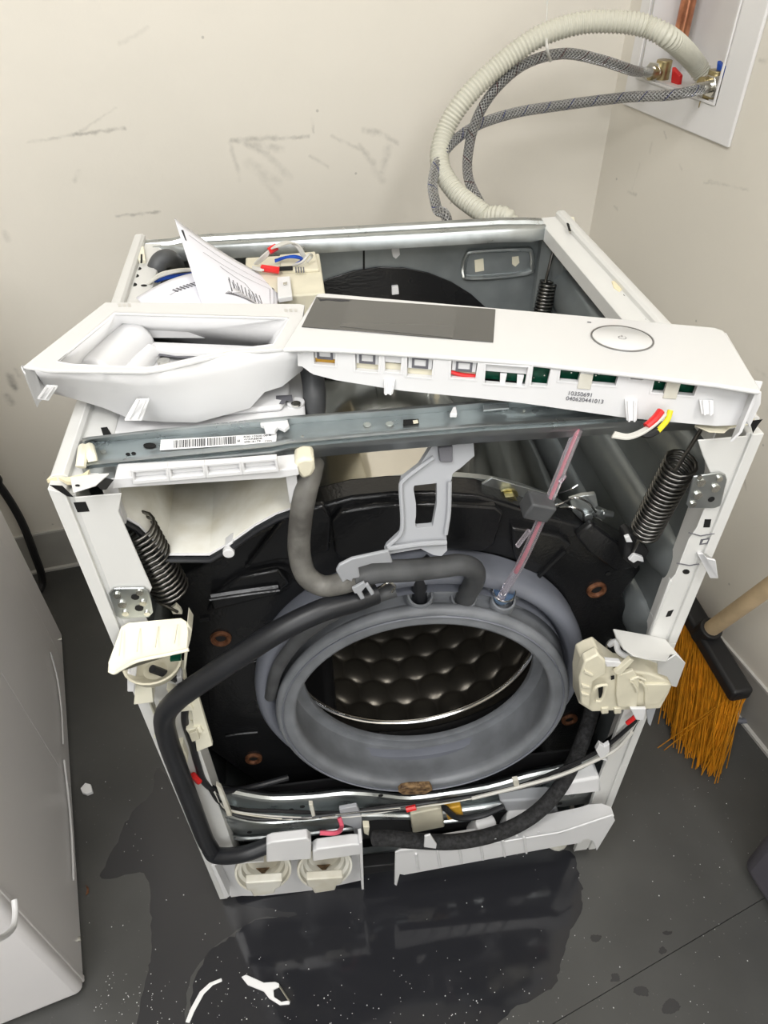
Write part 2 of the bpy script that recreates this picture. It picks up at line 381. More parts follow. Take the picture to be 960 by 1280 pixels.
M['ceil'] = mat('white_ceiling', (.8, .8, .78), .8)
obj('ceiling', MB().box(-2.6, 1.5, -2.7, 1.6, H, H+.05), 'ceil', smooth=0, **ST)
# vinyl baseboards with a light toe strip
for nm, T, ln in (('baseboard_back', TB, 3.0), ('baseboard_right', TR, 3.1)):
    bb = obj(nm, MB().box(0, ln, -.004, 0, FZ, .095, T), 'baseboard', bevel=.0015, smooth=0, **ST)
    obj('toe_strip', MB().box(0, ln, -.012, -.004, FZ, FZ+.006, T), 'seam', bb, smooth=0)
    obj('top_bead', MB().box(0, ln, -.0055, 0, .095, .100, T), 'seam', bb, smooth=0)

# ================================================================== UTILITY BOX, VALVES, PIPE
ub = empty('utility_box', TR @ V(((o_l+o_r)/2, 0, g_b)), 'white recessed plastic washer supply box in the right wall', 'utility box')
def rloop(x0, x1, z0, z1, y): return [TR @ V(c) for c in ((x0, y, z0), (x1, y, z0), (x1, y, z1), (x0, y, z1))]
obj('frame', MB().ring(rloop(g_l, g_r, g_b, g_t, 0), rloop(o_l, o_r, o_b, o_t, 0), nR*.006), 'box', ub, bevel=.002)
DP = .085
obj('basin', MB().box(o_l+.001, o_r-.001, DP-.003, DP, o_b+.001, o_t-.001, TR).box(o_l+.001, o_l+.003, 0, DP, o_b+.001, o_t-.001, TR).box(o_r-.003, o_r-.001, 0, DP, o_b+.001, o_t-.001, TR).box(o_l+.001, o_r-.001, 0, DP, o_b+.001, o_b+.004, TR).box(o_l+.001, o_r-.001, 0, DP, o_t-.004, o_t-.001, TR), 'box', ub, smooth=0)
obj('rim_lip', MB().ring(rloop(o_l, o_r, o_b, o_t, -.006), rloop(o_l+.004, o_r-.004, o_b+.004, o_t-.004, -.006), nR*.003), 'box', ub, bevel=.001)
def IN(u, v, d): return RWp(u, v, d)            # d > 0 towards the room
pc = IN(851, 45, -.045)
cp = obj('copper_pipe', MB().tube([pc+V((0, 0, .5)), pc+V((0, 0, -.005))], .0125, 20, 0), 'copper', label='vertical copper water pipe inside the white supply box', cat='pipe')
obj('solder_collar', MB().tube([pc+V((0, 0, -.004)), pc+V((0, 0, -.02))], .0145, 20, 0), 'cream', cp)
def valve(u, v, d, hu, hv, hm, lab, grp):
    c = IN(u, v, d); t = empty('supply_valve', c+V((0, 0, -.03)), lab, 'valve', grp)
    bd = obj('valve_body', MB().cyl(c+V((0, 0, -.032)), (0, 0, 1), .013, .05, 18).cyl(c-nR*.004, nR, .011, .03, 16), 'brass', t, bevel=.001)
    obj('locking_ring', MB().cyl(c+V((0, 0, -.034)), (0, 0, 1), .017, .010, 6), 'brass', t, bevel=.001)
    h = IN(hu, hv, d-.008)
    obj('handle', MB().prism([h+V((0, 0, .012))-RWd*.012, h+V((0, 0, .004))+RWd*.012, h+V((0, 0, -.012))+RWd*.014, h+V((0, 0, -.012))-RWd*.006], nR*.008), hm, t, bevel=.002, label=('red valve handle' if hm == 'red' else 'blue valve handle'))
    return t
valve(828, 90, -.015, 848, 95, 'red', 'brass supply valve with red handle joined to the upper braided hose', None)
valve(893, 104, -.010, 905, 88, 'blue', 'brass supply valve with blue handle joined to the lower braided hose', None)
# supply hoses and drain hose behind the machine
def YP(L_): return [P(u, v, 1, y) if not isinstance(y, tuple) else V(y) for u, v, y in L_]
c1 = IN(818, 90, -.005); c2 = IN(888, 108, .005)
hz = [c1, *YP([(790, 88, .80), (750, 75, .78), (705, 67, .77), (660, 78, .76), (625, 105, .75), (600, 140, .74), (587, 180, .72), (585, 220, .69), (600, 255, .65), (625, 300, .61)])]
h1 = obj('supply_hose', MB().tube([c1+nR*.02-RWd*.01]+hz[1:]+[V((.20, .60, .55))], .0078, 12, 10), 'braidred', label='steel braided hose with dark red tracer looping from the upper valve', cat='hose')
e = (hz[1]-c1).normalized(); obj('end_fitting', MB().tube([c1+e*.035, c1+e*.012], .0088, 16, 0), 'nickel', h1)
obj('coupling_nut', MB().cyl(c1, e, .0155, .014, 6), 'nickel', h1, bevel=.001)
h2p = YP([(845, 118, .72), (780, 122, .76), (700, 132, .77), (640, 142, .76), (590, 160, .74), (555, 190, .71), (541, 225, .67), (546, 260, .63), (560, 300, .60)])
h2 = obj('supply_hose', MB().tube([c2]+h2p+[V((.13, .58, .5))], .0078, 12, 10), 'braidblue', label='steel braided hose with blue tracer running straight from the lower valve', cat='hose')
e = (h2p[0]-c2).normalized(); obj('end_fitting', MB().tube([c2+e*.032, c2-e*.002], .0090, 16, 0), 'nickel', h2)
obj('coupling_nut', MB().cyl(c2-e*.012, e, .0165, .014, 6), 'nickel', h2, bevel=.001)
d0 = IN(890, 112, -.045); d1 = IN(868, 78, -.01)
dp = [d0, d1, *YP([(840, 50, .72), (805, 32, .73), (765, 27, .74), (720, 30, .75), (670, 48, .75), (620, 85, .75), (580, 125, .74), (556, 165, .73), (550, 205, .70), (570, 240, .66), (605, 268, .61), (640, 300, .58)]), V((.24, .575, .5))]
dr = obj('drain_hose', MB().tube(dp, .0142, 14, 30, prof=lambda l: 1+.075*math.sin(l*2*math.pi/.0060)), 'pipecream', label='thick cream corrugated drain hose arching out of the wall box', cat='hose')
obj('hose_cuff', MB().tube([d0, d0.lerp(d1, .35)], .0165, 16, 6), 'pipecream', dr)
tp = P(685, 55, 1, .745)
obj('cable_tie', MB().tube([P(682, 30, 1, .765), P(684, 60, 1, .728), P(688, 76, 1, .75)], .0022, 8, 6).tube([P(683, 28, 1, .765), P(686, -40, 1, .80)], .0012, 6, 0), 'wirewhite', label='white cable tie binding the corrugated hose to a braided hose', cat='cable tie')

# ================================================================== NEIGHBOURING MACHINE
A = P(78, 795, 2, FZ); B = P(106, 1232, 2, FZ); nd = (B-A).normalized(); nn = V((nd.y, -nd.x, 0))
if nn.x < 0: nn = -nn
TNm = Matrix.Translation(A) @ Matrix((nd, nn, V((0, 0, 1)))).transposed().to_4x4()   # x to the front, y outwards (right), z up
LN = (B-A).length
nb = empty('neighbouring_washer', V(((A+B)/2-nn*.3).to_tuple()[:2]+(FZ,)), 'pale grey laundry machine along the left edge of the photo', 'washing machine')
TNi = TNm.inverted()
def ns(u, v, d=0.): return TNi @ PN(u, v, A+nn*d, nn)
obj('cabinet', MB().box(0, LN-.02, -.60, -.003, .02, .85, TNm), 'neighbour', nb, bevel=.01)
sx = [0, (ns(0, 680).x+ns(78, 820).x)/2, (ns(0, 838).x+ns(75, 960).x)/2, (ns(0, 1100).x+ns(107, 1227).x)/2, LN-.002]
for i in range(4):
    obj('side_panel', MB().box(sx[i]+.0006, sx[i+1]-.0006, -.003, 0 if i < 3 else .002, .006, .852, TNm), 'neighbour', nb, bevel=.0008 if i < 3 else .002, seg=3)
obj('front_panel', MB().box(LN-.02, LN+.012, -.60, 0.001, .006, .852, TNm), 'neighbour', nb, bevel=.011, seg=4)
g0 = [PN(u, v, A+nn*.014, nn) for u, v in ((-22, 1178), (2, 1172), (16, 1160), (19, 1142), (18, 1125))]
obj('grip_bar', MB().tube(g0, .0035, 10, 6), 'plastic', nb)
obj('edge_strip', MB().tube([PN(u, v, A+nn*.004, nn) for u, v in ((80, 950), (86, 1000), (90, 1050), (92, 1100))], .0018, 8, 4), 'plastic', nb)
obj('edge_strip', MB().tube([PN(u, v, A+nn*.004, nn) for u, v in ((63, 815), (72, 850), (77, 890), (79, 930))], .0014, 8, 4), 'plastic', nb)
for uv in ((78, 805), (101, 1178)):
    q_ = TNi @ PN(*uv, A, nn); obj('screw', MB().cyl(TNm @ V((q_.x, 0, max(q_.z, .02))), nn, .004, .004, 10), 'nickel', nb)
for i in range(2): obj('foot', MB().cyl(TNm @ V((.05+i*(LN-.1), -.05, 0)), (0, 0, 1), .018, .022, 14), 'blackmat', nb)
obj('power_cord', MB().tube([V((-.95, .78, .42)), *YP([(-20, 590, .76), (0, 608, .76), (25, 648, .76), (42, 690, .75)]), P(53, 728, 2, .0), P(60, 770, 2, -.005)-V((.05, -.05, 0))], .0085, 10, 8), 'blackmat', nb)

# ================================================================== BIN, BROOM, SMALL THINGS ON THE FLOOR
b0 = P(921, 1082, 2, FZ); bd_ = (P(960, 1143, 2, FZ)-b0).normalized(); bx_ = V((-bd_.y, bd_.x, 0))
TBn = Matrix.Translation(b0) @ Matrix((bx_, bd_, V((0, 0, 1)))).transposed().to_4x4()
bn = empty('storage_bin', b0+bx_*.08+bd_*.2, 'dark grey plastic bin with rounded corner at the right edge', 'bin')
obj('bin_body', MB().box(0, .13, 0, .4, .004, .32, TBn), 'bin', bn, bevel=.022, seg=5)
obj('bin_lid', MB().box(-.004, .134, -.004, .404, .322, .345, TBn), 'bin', bn, bevel=.006)
br = empty('broom', P(850, 920, 2, FZ), 'push broom with orange bristles leaning beside the machine at right', 'broom')
hA, hB = P(838, 722, 2, .15), P(927, 870, 2, .135)
hd = (hB-hA).normalized(); hp = hd.cross(V((0, 0, 1))).normalized()
if hp.x > 0: hp = -hp                                # hp: towards the machine (left)
hu = hd.cross(hp); hu = hu if hu.z > 0 else -hu
hl = (hB-hA).length
THd = Matrix.Translation(hA) @ Matrix((hd, hp, hu)).transposed().to_4x4()
obj('broom_head', MB().box(0, hl, -.022, .018, -.018, .012, THd), 'blackmat', br, bevel=.007, seg=3)
bb = MB()
tips = [(825, 860), (838, 895), (850, 925), (868, 945), (885, 960), (893, 968)]
for i in range(850):
    t = random.random(); s0 = THd @ V((t*hl, random.uniform(-.016, .014), -.016))
    k = t*(len(tips)-1); i0 = min(int(k), len(tips)-2); tu = tips[i0][0]*(1-k+i0)+tips[i0+1][0]*(k-i0); tv = tips[i0][1]*(1-k+i0)+tips[i0+1][1]*(k-i0)
    e0 = P(tu+random.gauss(0, 7), tv+random.gauss(0, 8)-random.random()*22, 2, FZ+.003)
    mid = s0.lerp(e0, .5)+V((random.gauss(0, .004), random.gauss(0, .004), .012))
    bb.tube([s0, mid, e0+V((0, 0, random.random()*.01))], .0011, 3, 3, cap=False)
for (u1, v1) in ((822, 935), (884, 968), (890, 955), (893, 970), (830, 938), (885, 940)):
    bb.tube([THd @ V((hl*.95, 0, -.016)), P(u1, v1, 2, FZ+.003)], .0010, 3, 0, cap=False)
obj('bristles', bb, 'bristle', br, kind='stuff')
k0 = P(886, 788, 2, .16); k1 = P(962, 733, 1, .23)
kd = (k1-k0).normalized()
obj('socket', MB().tube([k0-kd*.03, k0+kd*.012], .021, 18, 0), 'blackmat', br, bevel=.002)
obj('handle', MB().tube([k0, k0+kd*.75], .0145, 18, 0), 'wood', br)
obj('power_cable', MB().tube([P(905, 893, 2, FZ+.006), P(925, 901, 2, FZ+.006), P(945, 897, 2, FZ+.006), P(965, 882, 2, FZ+.006), P(1010, 850, 2, FZ+.006)], .006, 10, 8), 'rubber', label='thick grey cable lying on the floor by the broom', cat='cable')
def chip(name, L_, z, th, m, label, cat, bevel=.0008):
    return obj(name, MB().prism([P(u, v, 2, z) for u, v in L_], (0, 0, th)), m, bevel=bevel, label=label, cat=cat)
chip('plastic_fragment', [(102, 988), (108, 981), (115, 983), (117, 992), (110, 995), (104, 993)], FZ+.0005, .008, 'chip', 'small white plastic chip on dry floor by the pale machine', 'fragment')
chip('plastic_fragment', [(232, 1278), (238, 1262), (250, 1240), (262, 1229), (277, 1223), (278, 1227), (266, 1232), (255, 1243), (243, 1265), (237, 1279)], FZ+.001, .0025, 'chip', 'thin curved sliver of plastic lying in the puddle', 'fragment')
chip('plastic_tab', [(302, 1222), (308, 1219), (330, 1229), (344, 1228), (349, 1230), (350, 1234), (342, 1238), (343, 1247), (352, 1253), (363, 1251), (362, 1256), (350, 1257), (337, 1249), (330, 1240), (310, 1232)], FZ+.001, .004, 'chip', 'white forked plastic tab lying in the puddle', 'fragment')
obj('plastic_fragment', MB().tube([P(349, 1232, 2, FZ+.004), P(362, 1252, 2, FZ+.004)], .0014, 6, 0), 'nickel', label='thin metal pin closing the forked plastic tab', cat='pin')
chip('rust_flake', [(107, 1106), (111, 1110), (111, 1116), (107, 1120), (109, 1112)], FZ+.0005, .001, 'rust', 'tiny brown flake on the floor by the pale machine', 'fragment', 0)
# puddles: thin sheets of water lying on the vinyl
M['water'] = mat('puddle_water', (.020, .0205, .024), .07, spec=.5)
M['damp'] = mat('damp_vinyl', (.034, .034, .036), .2)
def puddle(L_, z, m, label, wob=3):
    pts = catmull([V((u, v, 0)) for u, v in L_+L_[:1]], 6)[:-1]
    return obj('puddle', MB().prism([P(q_.x+random.uniform(-wob, wob), q_.y+random.uniform(-wob, wob), 2, z) for q_ in pts], (0, 0, -.0003)), m, smooth=0, label=label, cat='puddle', kind='stuff')
puddle([(420, 1010), (395, 985), (330, 1020), (255, 1040), (200, 960), (190, 990), (165, 1015), (150, 1045), (128, 1088), (132, 1100), (180, 1092), (188, 1140), (190, 1190), (182, 1225), (172, 1300), (225, 1300), (235, 1230), (262, 1190), (320, 1150), (400, 1130)], FZ+.0004, 'damp', 'damp patch spreading left of the open machine', 1.5)
puddle([(300, 1105), (420, 1060), (560, 1060), (700, 1060), (724, 1100), (728, 1130), (712, 1170), (700, 1205), (690, 1235), (640, 1262), (600, 1300), (480, 1330), (300, 1330), (246, 1300), (240, 1240), (262, 1190), (292, 1170), (320, 1152), (372, 1142), (300, 1130)], FZ+.0008, 'water', 'dark puddle of water in front of the machine', 2)
for u, v, a_, b_2, lb in ((745, 1172, 9, 5, 'small damp spot right of the puddle, the one nearest the machine'), (828, 1188, 6, 4, 'tiny round damp spot lying right on the floor seam'), (802, 1240, 10, 7, 'damp spot below the floor seam, left of the largest one'), (770, 1222, 8, 6, 'damp spot beside the puddle edge, close to the lower end of the seam'), (838, 1258, 13, 10, 'largest damp spot below the floor seam at the bottom edge'), (835, 1166, 8, 3, 'flat damp spot just above the floor seam, nearest the grey bin')):
    o = puddle([(u+a_*math.cos(k*math.pi/4)*random.uniform(.6, 1.2), v+b_2*math.sin(k*math.pi/4)*random.uniform(.6, 1.2)) for k in range(8)], FZ+.0004, 'damp', lb, .6)
    o['group'] = 'damp spots by the floor seam'; del o['kind']
sp_ = MB()
for i in range(430):
    u = random.uniform(90, 960); v = random.uniform(960, 1290)
    if random.random() < .55: u = random.choice((random.gauss(330, 60), random.gauss(560, 90), random.gauss(150, 40))); v = random.gauss(1255, 25)
    c = P(u, v, 2, FZ+.001)
    if c.x < A.x+.02 or (TNi @ c).y < .01: continue
    r = random.uniform(.0003, .0008); sp_.cyl(c, (0, 0, 1), r*random.uniform(.8, 1.4), r*.8, 5, r*.5)
obj('grit', sp_, 'chip', label='white grit scattered over the dark floor', cat='grit', kind='stuff', smooth=0)

# ================================================================== THE OPEN WASHING MACHINE
X0, X1, DY, HT = -.298, .298, .53, .855
XF, XB = .309, .298             # the right side stands a little askew
wm = empty('washing_machine', (0, DY/2, FZ), 'white front loading washing machine opened up without lid and front', 'washing machine')
# ---- floor pan, feet
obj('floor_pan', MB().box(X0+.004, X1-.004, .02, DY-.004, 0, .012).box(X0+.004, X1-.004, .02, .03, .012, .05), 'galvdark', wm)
for x, y in ((-.26, .05), (.262, .03), (-.26, .48), (.26, .48)):
    obj('foot', MB().cyl((x, y, FZ), (0, 0, 1), .020, .006, 16).cyl((x, y, FZ+.006), (0, 0, 1), .008, .014, 12), 'grimy', wm)
# ---- side panels: sheet, top flange with raised outer bead, front column
def side(sg, nm):
    x = lambda d: sg*((X1 if sg < 0 else XF)-d)
    sk_ = 0 if sg < 0 else XB-XF
    pr = [(0, .0), (0, HT-.002), (.003, HT), (.011, HT), (.014, HT-.003), (.014, HT-.008), (.034, HT-.009), (.038, HT-.012), (.038, HT-.030), (.0365, HT-.030), (.0365, HT-.013), (.013, HT-.011), (.0022, HT-.006), (.0022, 0)]
    b = MB(); b.prism([V((x(d), 0.0125, z)) for d, z in pr], (sk_, DY-.012, 0))
    o = obj('side_panel', b, 'white', wm, bevel=.0006)
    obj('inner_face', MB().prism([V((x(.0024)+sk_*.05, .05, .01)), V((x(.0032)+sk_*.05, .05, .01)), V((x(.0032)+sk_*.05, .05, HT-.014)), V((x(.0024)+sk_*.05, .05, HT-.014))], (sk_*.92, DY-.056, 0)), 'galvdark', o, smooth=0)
    # ribs pressed into the sheet
    for zc in (.755, .632, .509, .386):
        rows = []
        for i in range(13):
            a = math.pi*i/12; rows.append([V((x(.003+.017*math.sin(a)*q)+sk_*yy/DY, yy, zc-.034*math.cos(a)*(q if q > .5 else .5+q))) for yy, q in ((.036, .05), (.044, .45), (.056, .8), (.072, .97), (.09, 1), (DY-.02, 1))])
        obj('pressed_rib', MB().loft(rows), 'galvdark', o, smooth=60)
    return o
sl = side(-1, 'l'); sr = side(1, 'r')
def hole_on(parent, L_, m='dark', top=True, z=HT-.0085, th=.0004, plane=None, name='hole'):
    for it in L_:
        if len(it) == 4: u, v, ru, rv = it
        if plane is None: pts = [P(u+ru*math.cos(a), v+rv*math.sin(a), 2, z) for a in [k*math.pi/6 for k in range(12)]]; vec = (0, 0, th)
        else: pts = [P(u+ru*math.cos(a), v+rv*math.sin(a), 1, plane) for a in [k*math.pi/6 for k in range(12)]]; vec = (0, -th, 0)
        obj(name, MB().prism(pts, vec), m, parent, smooth=0)
def quad_on(parent, L_, m='dark', z=None, plane=None, th=.0004, name='slot', bevel=0, **k):
    if z is not None: return obj(name, MB().prism([P(u, v, 2, z) for u, v in L_], (0, 0, th)), m, parent, smooth=0, bevel=bevel, **k)
    return obj(name, MB().prism([P(u, v, 1, plane) for u, v in L_], (0, -th, 0)), m, parent, smooth=0, bevel=bevel, **k)
ZF = HT-.009
hole_on(sr, [(719, 291, 4, 2), (724, 296.5, 4, 1.8), (783, 368.5, 4, 2.2), (809, 399, 2.5, 1.2)])
quad_on(sr, [(790, 377), (798, 378), (804, 387), (796, 386)], z=ZF+.0004)
obj('glue_blob', MB().prism([P(u, v, 2, ZF) for u, v in ((764, 353), (770, 352), (776, 357), (778, 363), (774, 366), (767, 361))], (0, 0, .002)), 'stain', sr, bevel=.0008)
hole_on(sl, [(172, 336, 5, 2.2), (169, 345, 5, 2.4), (167, 356, 4.5, 2.4), (180, 357, 4, 1.2)])
hole_on(sl, [(170, 344, 2.5, 1.5), (168, 356, 2, 1.4)], 'nickel', z=ZF+.0004, name='screw')
obj('plug', MB().prism([P(u, v, 2, ZF) for u, v in ((173, 314), (181, 313), (183, 330), (174, 330))], (0, 0, .006)), 'ivory', sl, bevel=.001)
quad_on(sl, [(176, 318), (178, 318), (178, 329), (175.5, 329)], z=ZF+.0064)
# yellowish clip where the right panel meets the rear rail
obj('corner_clip', MB().prism([P(u, v, 2, ZF) for u, v in ((704, 277), (717, 277), (720, 290), (712, 292))], (0, 0, .007)), 'ivory', sr, bevel=.0012)
quad_on(sr, [(708, 279), (711, 279), (714, 289), (711, 289)], z=ZF+.0075)
quad_on(sl, [(126, 491+44), (134, 490+44), (140, 506+44-6), (131, 520+30)], z=ZF+.0004)
# ---- front columns
def fp(u, v, y=0.): return P(u, v, 1, y)
cl = MB()
cl.prism([V((X0, 0, 0)), V((X0+.012, 0, 0)), V((X0+.012, 0, HT-.01)), V((X0, 0, HT-.004))], (0, .05, 0))
cl.prism([V((X0+.011, .004, .0)), V((X0+.018, .004, .0)), V((X0+.018, .004, HT-.015)), V((X0+.011, .004, HT-.015))], (0, .01, 0))
cl.prism([V((X0+.017, .001, 0)), V((X0+.046, .001, 0)), V((X0+.046, .001, .60)), fp(178, 762, .001), fp(190, 735, .001), fp(139, 640, .001)+V((.006, 0, 0)), V((X0+.055, .001, HT-.016)), V((X0+.017, .001, HT-.016))], (0, .0015, 0))
cl.prism([V((X0+.045, .001, 0)), V((X0+.047, .001, 0)), V((X0+.047, .001, .62)), V((X0+.045, .001, .62))], (0, .03, 0))
fl_ = obj('front_column', cl, 'white', wm, bevel=.0008)
quad_on(fl_, [(92, 628), (107, 627), (112, 639), (97, 640)], plane=.001)
obj('torn_paint', MB().prism([P(u, v, 2, HT-.006) for u, v in ((60, 604), (74, 600), (84, 606), (100, 607), (110, 600), (113, 591), (104, 597), (84, 601), (66, 597))], (0, 0, .0035)), 'stain', fl_, label='brown torn paint at the corner', smooth=0)
quad_on(fl_, [(62, 606), (78, 607), (92, 621), (84, 620)], plane=-.0005)
tp_ = obj('corner_tab', MB().prism([P(u, v, 2, HT+.001) for u, v in ((88, 598), (118, 594), (137, 593), (120, 608), (92, 617))], (0, 0, .0015)), 'white', fl_, bevel=.0005)
hole_on(fl_, [(97, 607, 3, 1.2)], z=HT+.0029)
quad_on(fl_, [(117, 602), (133, 598), (142, 600), (133, 612), (126, 612)], z=HT+.0005, name='gap')
cr = MB()
def xr(d, z, y=0.): return V((XF-d+.009*max(0, 1-z/.55), y, z))
def strip(mb, d0, d1, z0, z1, y, th): mb.prism([xr(d0, z0, y), xr(d1, z0, y), xr(d1, (z0+.5 if z0 < .3 < z1 and z1 > .6 else z1), y), xr(d0, (z0+.5 if z0 < .3 < z1 and z1 > .6 else z1), y)], (0, th, 0))
for z0, z1 in ((0, .275), (.275, .55), (.55, HT-.010)):
    cr.prism([xr(0, z0), xr(.011, z0), xr(.011, z1), xr(0, z1)], (0, .05, 0))
    cr.prism([xr(.010, z0, .003), xr(.0145, z0, .003), xr(.0145, z1, .003), xr(.010, z1, .003)], (0, .01, 0))
cr.prism([xr(.014, 0, .001), xr(.036, 0, .001), xr(.036, .275, .001), xr(.036, .55, .001), xr(.037, .66, .001), xr(.033, .668, .001), xr(.033, .72, .001), xr(.029, .735, .001), xr(.029, .77, .001), xr(.034, .80, .001), xr(.050, .825, .001), xr(.060, HT-.012, .001), xr(.014, HT-.012, .001), xr(.014, .55, .001), xr(.014, .275, .001)], (0, .0015, 0))
for z0, z1 in ((0, .275), (.275, .55), (.55, .66)):
    cr.prism([xr(.036, z0), xr(.0345, z0), xr(.0345, z1), xr(.036, z1)], (0, .006, 0))
fr_ = obj('front_column', cr, 'white', wm, bevel=.0008)
quad_on(fr_, [(881, 649), (889, 649), (887, 659), (879, 659)], plane=.001); quad_on(fr_, [(876, 674), (889, 672), (887, 679), (874, 681)], 'inkgrey', plane=.001)
obj('clip_window', MB().prism([fp(879, 675.5, .0003), fp(885, 674.5, .0003), fp(883, 678, .0003), fp(877, 679, .0003)], (0, -.0004, 0)), 'white', fr_)
hole_on(fr_, [(857.5, 714.5, 4.5, 3)], plane=.001); quad_on(fr_, [(835, 764), (842, 762), (838, 770), (832, 771)], plane=.001)
obj('joint', MB().tube([fp(861, 666, 0), fp(876, 670, 0), fp(893, 667, 0)], .0006, 5, 0), 'inkgrey', fr_); obj('joint', MB().tube([fp(846, 704, 0), fp(862, 707, 0), fp(874, 705, 0)], .0006, 5, 0), 'inkgrey', fr_)
obj('hook_clip', MB().prism([fp(872, 692, -.002), fp(879, 693, -.002), fp(884, 699, -.014), fp(895, 701, -.016), fp(898, 723, -.016), fp(888, 723, -.014)], (0, .003, 0)), 'plastic', fr_, bevel=.0006)
obj('corner_tab', MB().prism([P(u, v, 2, HT+.001) for u, v in ((868, 533), (886, 524), (910, 527), (942, 520), (944, 530), (912, 536), (905, 542), (886, 541))], (0, 0, .0012)), 'cream', fr_, bevel=.0004)
hole_on(fr_, [(914, 526, 3, 1.2)], z=HT+.0026)
quad_on(fr_, [(937, 526), (953, 524), (948, 530), (941, 541)], plane=-.001)
# ---- hinge plates
def hinge(L_, holes, y):
    o = obj('hinge_plate', MB().prism([fp(u, v, y) for u, v in L_], (0, -.002, 0)), 'galv', wm, bevel=.0012)
    for i, (u, v, r, dark) in enumerate(holes):
        h = obj('screw_hole' if dark else 'screw', MB().cyl(fp(u, v, y-.002), (0, -1, 0), r, .0006 if dark else .0018, 10), 'dark' if dark else 'nickel', o)
hinge([(136, 740), (142, 734), (180, 733), (187, 738), (192, 764), (187, 770), (152, 772), (145, 768)],
      [(147, 744, .0035, 0), (153, 755, .004, 0), (157, 766, .0033, 0), (169, 746, .0038, 1), (174, 760, .0040, 1), (179, 753, .0032, 0), (175, 740, .0034, 0), (184, 766, .0028, 0)], -.001)
hinge([(866, 594), (899, 589), (906, 592), (908, 598), (900, 631), (892, 634), (861, 634), (857, 629)],
      [(876, 603, .0042, 0), (872, 619, .0042, 0), (866, 630, .003, 0), (899, 598, .003, 0), (894, 610, .0042, 0), (889, 624, .0032, 1), (874, 596, .0025, 0)], -.001)
# ---- back panel, rear rail
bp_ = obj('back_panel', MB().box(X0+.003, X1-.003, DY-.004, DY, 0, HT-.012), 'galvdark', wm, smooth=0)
YB = DY-.004
for k in (0,):
    obj('panel_seam', MB().prism([P(u, v, 1, YB) for u, v in ((453.5, 303), (456, 303), (456, 520), (453.5, 520))], (0, -.0006, 0)), 'dark', bp_, smooth=0)
rg = [P(u, v, 1, YB-.002) for u, v in ((584, 318), (592, 314), (655, 311), (664, 315), (665, 330), (658, 342), (590, 348), (580, 343), (580, 328), (584, 318))]
obj('pressed_handle_rim', MB().tube(rg, .0035, 8, 3), 'galv', bp_)
obj('handle_recess', MB().prism([P(u, v, 1, YB-.0002) for u, v in ((586, 319), (592, 317), (652, 314), (661, 317), (662, 330), (656, 339), (592, 344), (583, 340))], (0, -.0006, 0)), 'galvdark', bp_, smooth=0)
for L_ in ([(593, 325), (604, 323), (605, 338), (594, 340)], [(640, 321), (648, 320), (649, 328), (644, 333), (640, 330)]):
    obj('transport_slot', MB().prism([P(u, v, 1, YB-.001) for u, v in L_], (0, -.001, 0)), 'cream', bp_, smooth=0)
for L_ in ([(488, 307), (498, 307), (499, 316), (494, 321), (490, 318)], [(489, 356), (497, 355), (498, 365), (489, 366)]):
    obj('panel_clip', MB().prism([P(u, v, 1, YB-.001) for u, v in L_], (0, -.008, 0)), 'plastic', bp_, bevel=.0008)
# black arched sheet on the lower back panel
arch = [V((-.2, YB-.001, .5))]+[V((.03+.235*math.cos(a), YB-.001, .53+.262*math.sin(a))) for a in [math.pi*(1-k/20) for k in range(21)]]+[V((.26, YB-.001, .3)), V((-.2, YB-.001, .3))]
obj('black_arch_sheet', MB().prism(arch, (0, -.002, 0)), 'black', bp_, bevel=.001)
obj('corner_post', MB().prism([V((XB-.004, DY-.006, .02)), V((X1-.035, DY-.006, .02)), V((X1-.035, DY-.018, .02)), V((X1-.010, DY-.05, .02)), V((X1-.004, DY-.05, .02))], (0, 0, HT-.05)), 'galvdark', bp_)
obj('corner_post', MB().prism([V((X0+.004, DY-.006, .02)), V((X0+.035, DY-.006, .02)), V((X0+.035, DY-.018, .02)), V((X0+.010, DY-.05, .02)), V((X0+.004, DY-.05, .02))], (0, 0, HT-.05)), 'galvdark', bp_)
xs = [-.289, -.25, -.235, .20, .24, .262]
top = [.847, .848, .851, .851, .849, .847]
rows = []
for x, t in zip(xs, top):
    w_ = .028 if abs(x) > .24 else .0
    rows.append([V((x, DY, t-.020)), V((x, DY, t-.002)), V((x, DY-.003, t)), V((x, DY-.014, t)), V((x, DY-.017, t-.004)), V((x, DY-.026+w_*.2, t-.004)), V((x, DY-.029+w_*.2, t-.001)), V((x, DY-.036+w_*.3, t-.001)), V((x, DY-.040+w_*.4, t-.005)), V((x, DY-.041+w_*.4, t-.020)), V((x, DY-.039+w_*.4, t-.020)), V((x, DY-.037+w_*.4, t-.008)), V((x, DY-.003, t-.010)), V((x, DY-.003, t-.020))])
rr = obj('rear_rail', MB().loft(rows, close=True, cap=True), 'galv', wm, smooth=50)
hole_on(rr, [(480, 286, 4, 1.4), (617, 277, 2, .8)], z=.8475)
hole_on(rr, [(440, 288, 1.6, .8), (446, 288, 1.6, .8), (515, 284, 1.6, .8), (520, 284, 1.6, .8), (628, 276, 1.6, .8), (637, 275.5, 1.6, .8)], 'nickel', z=.8472, name='rivet')
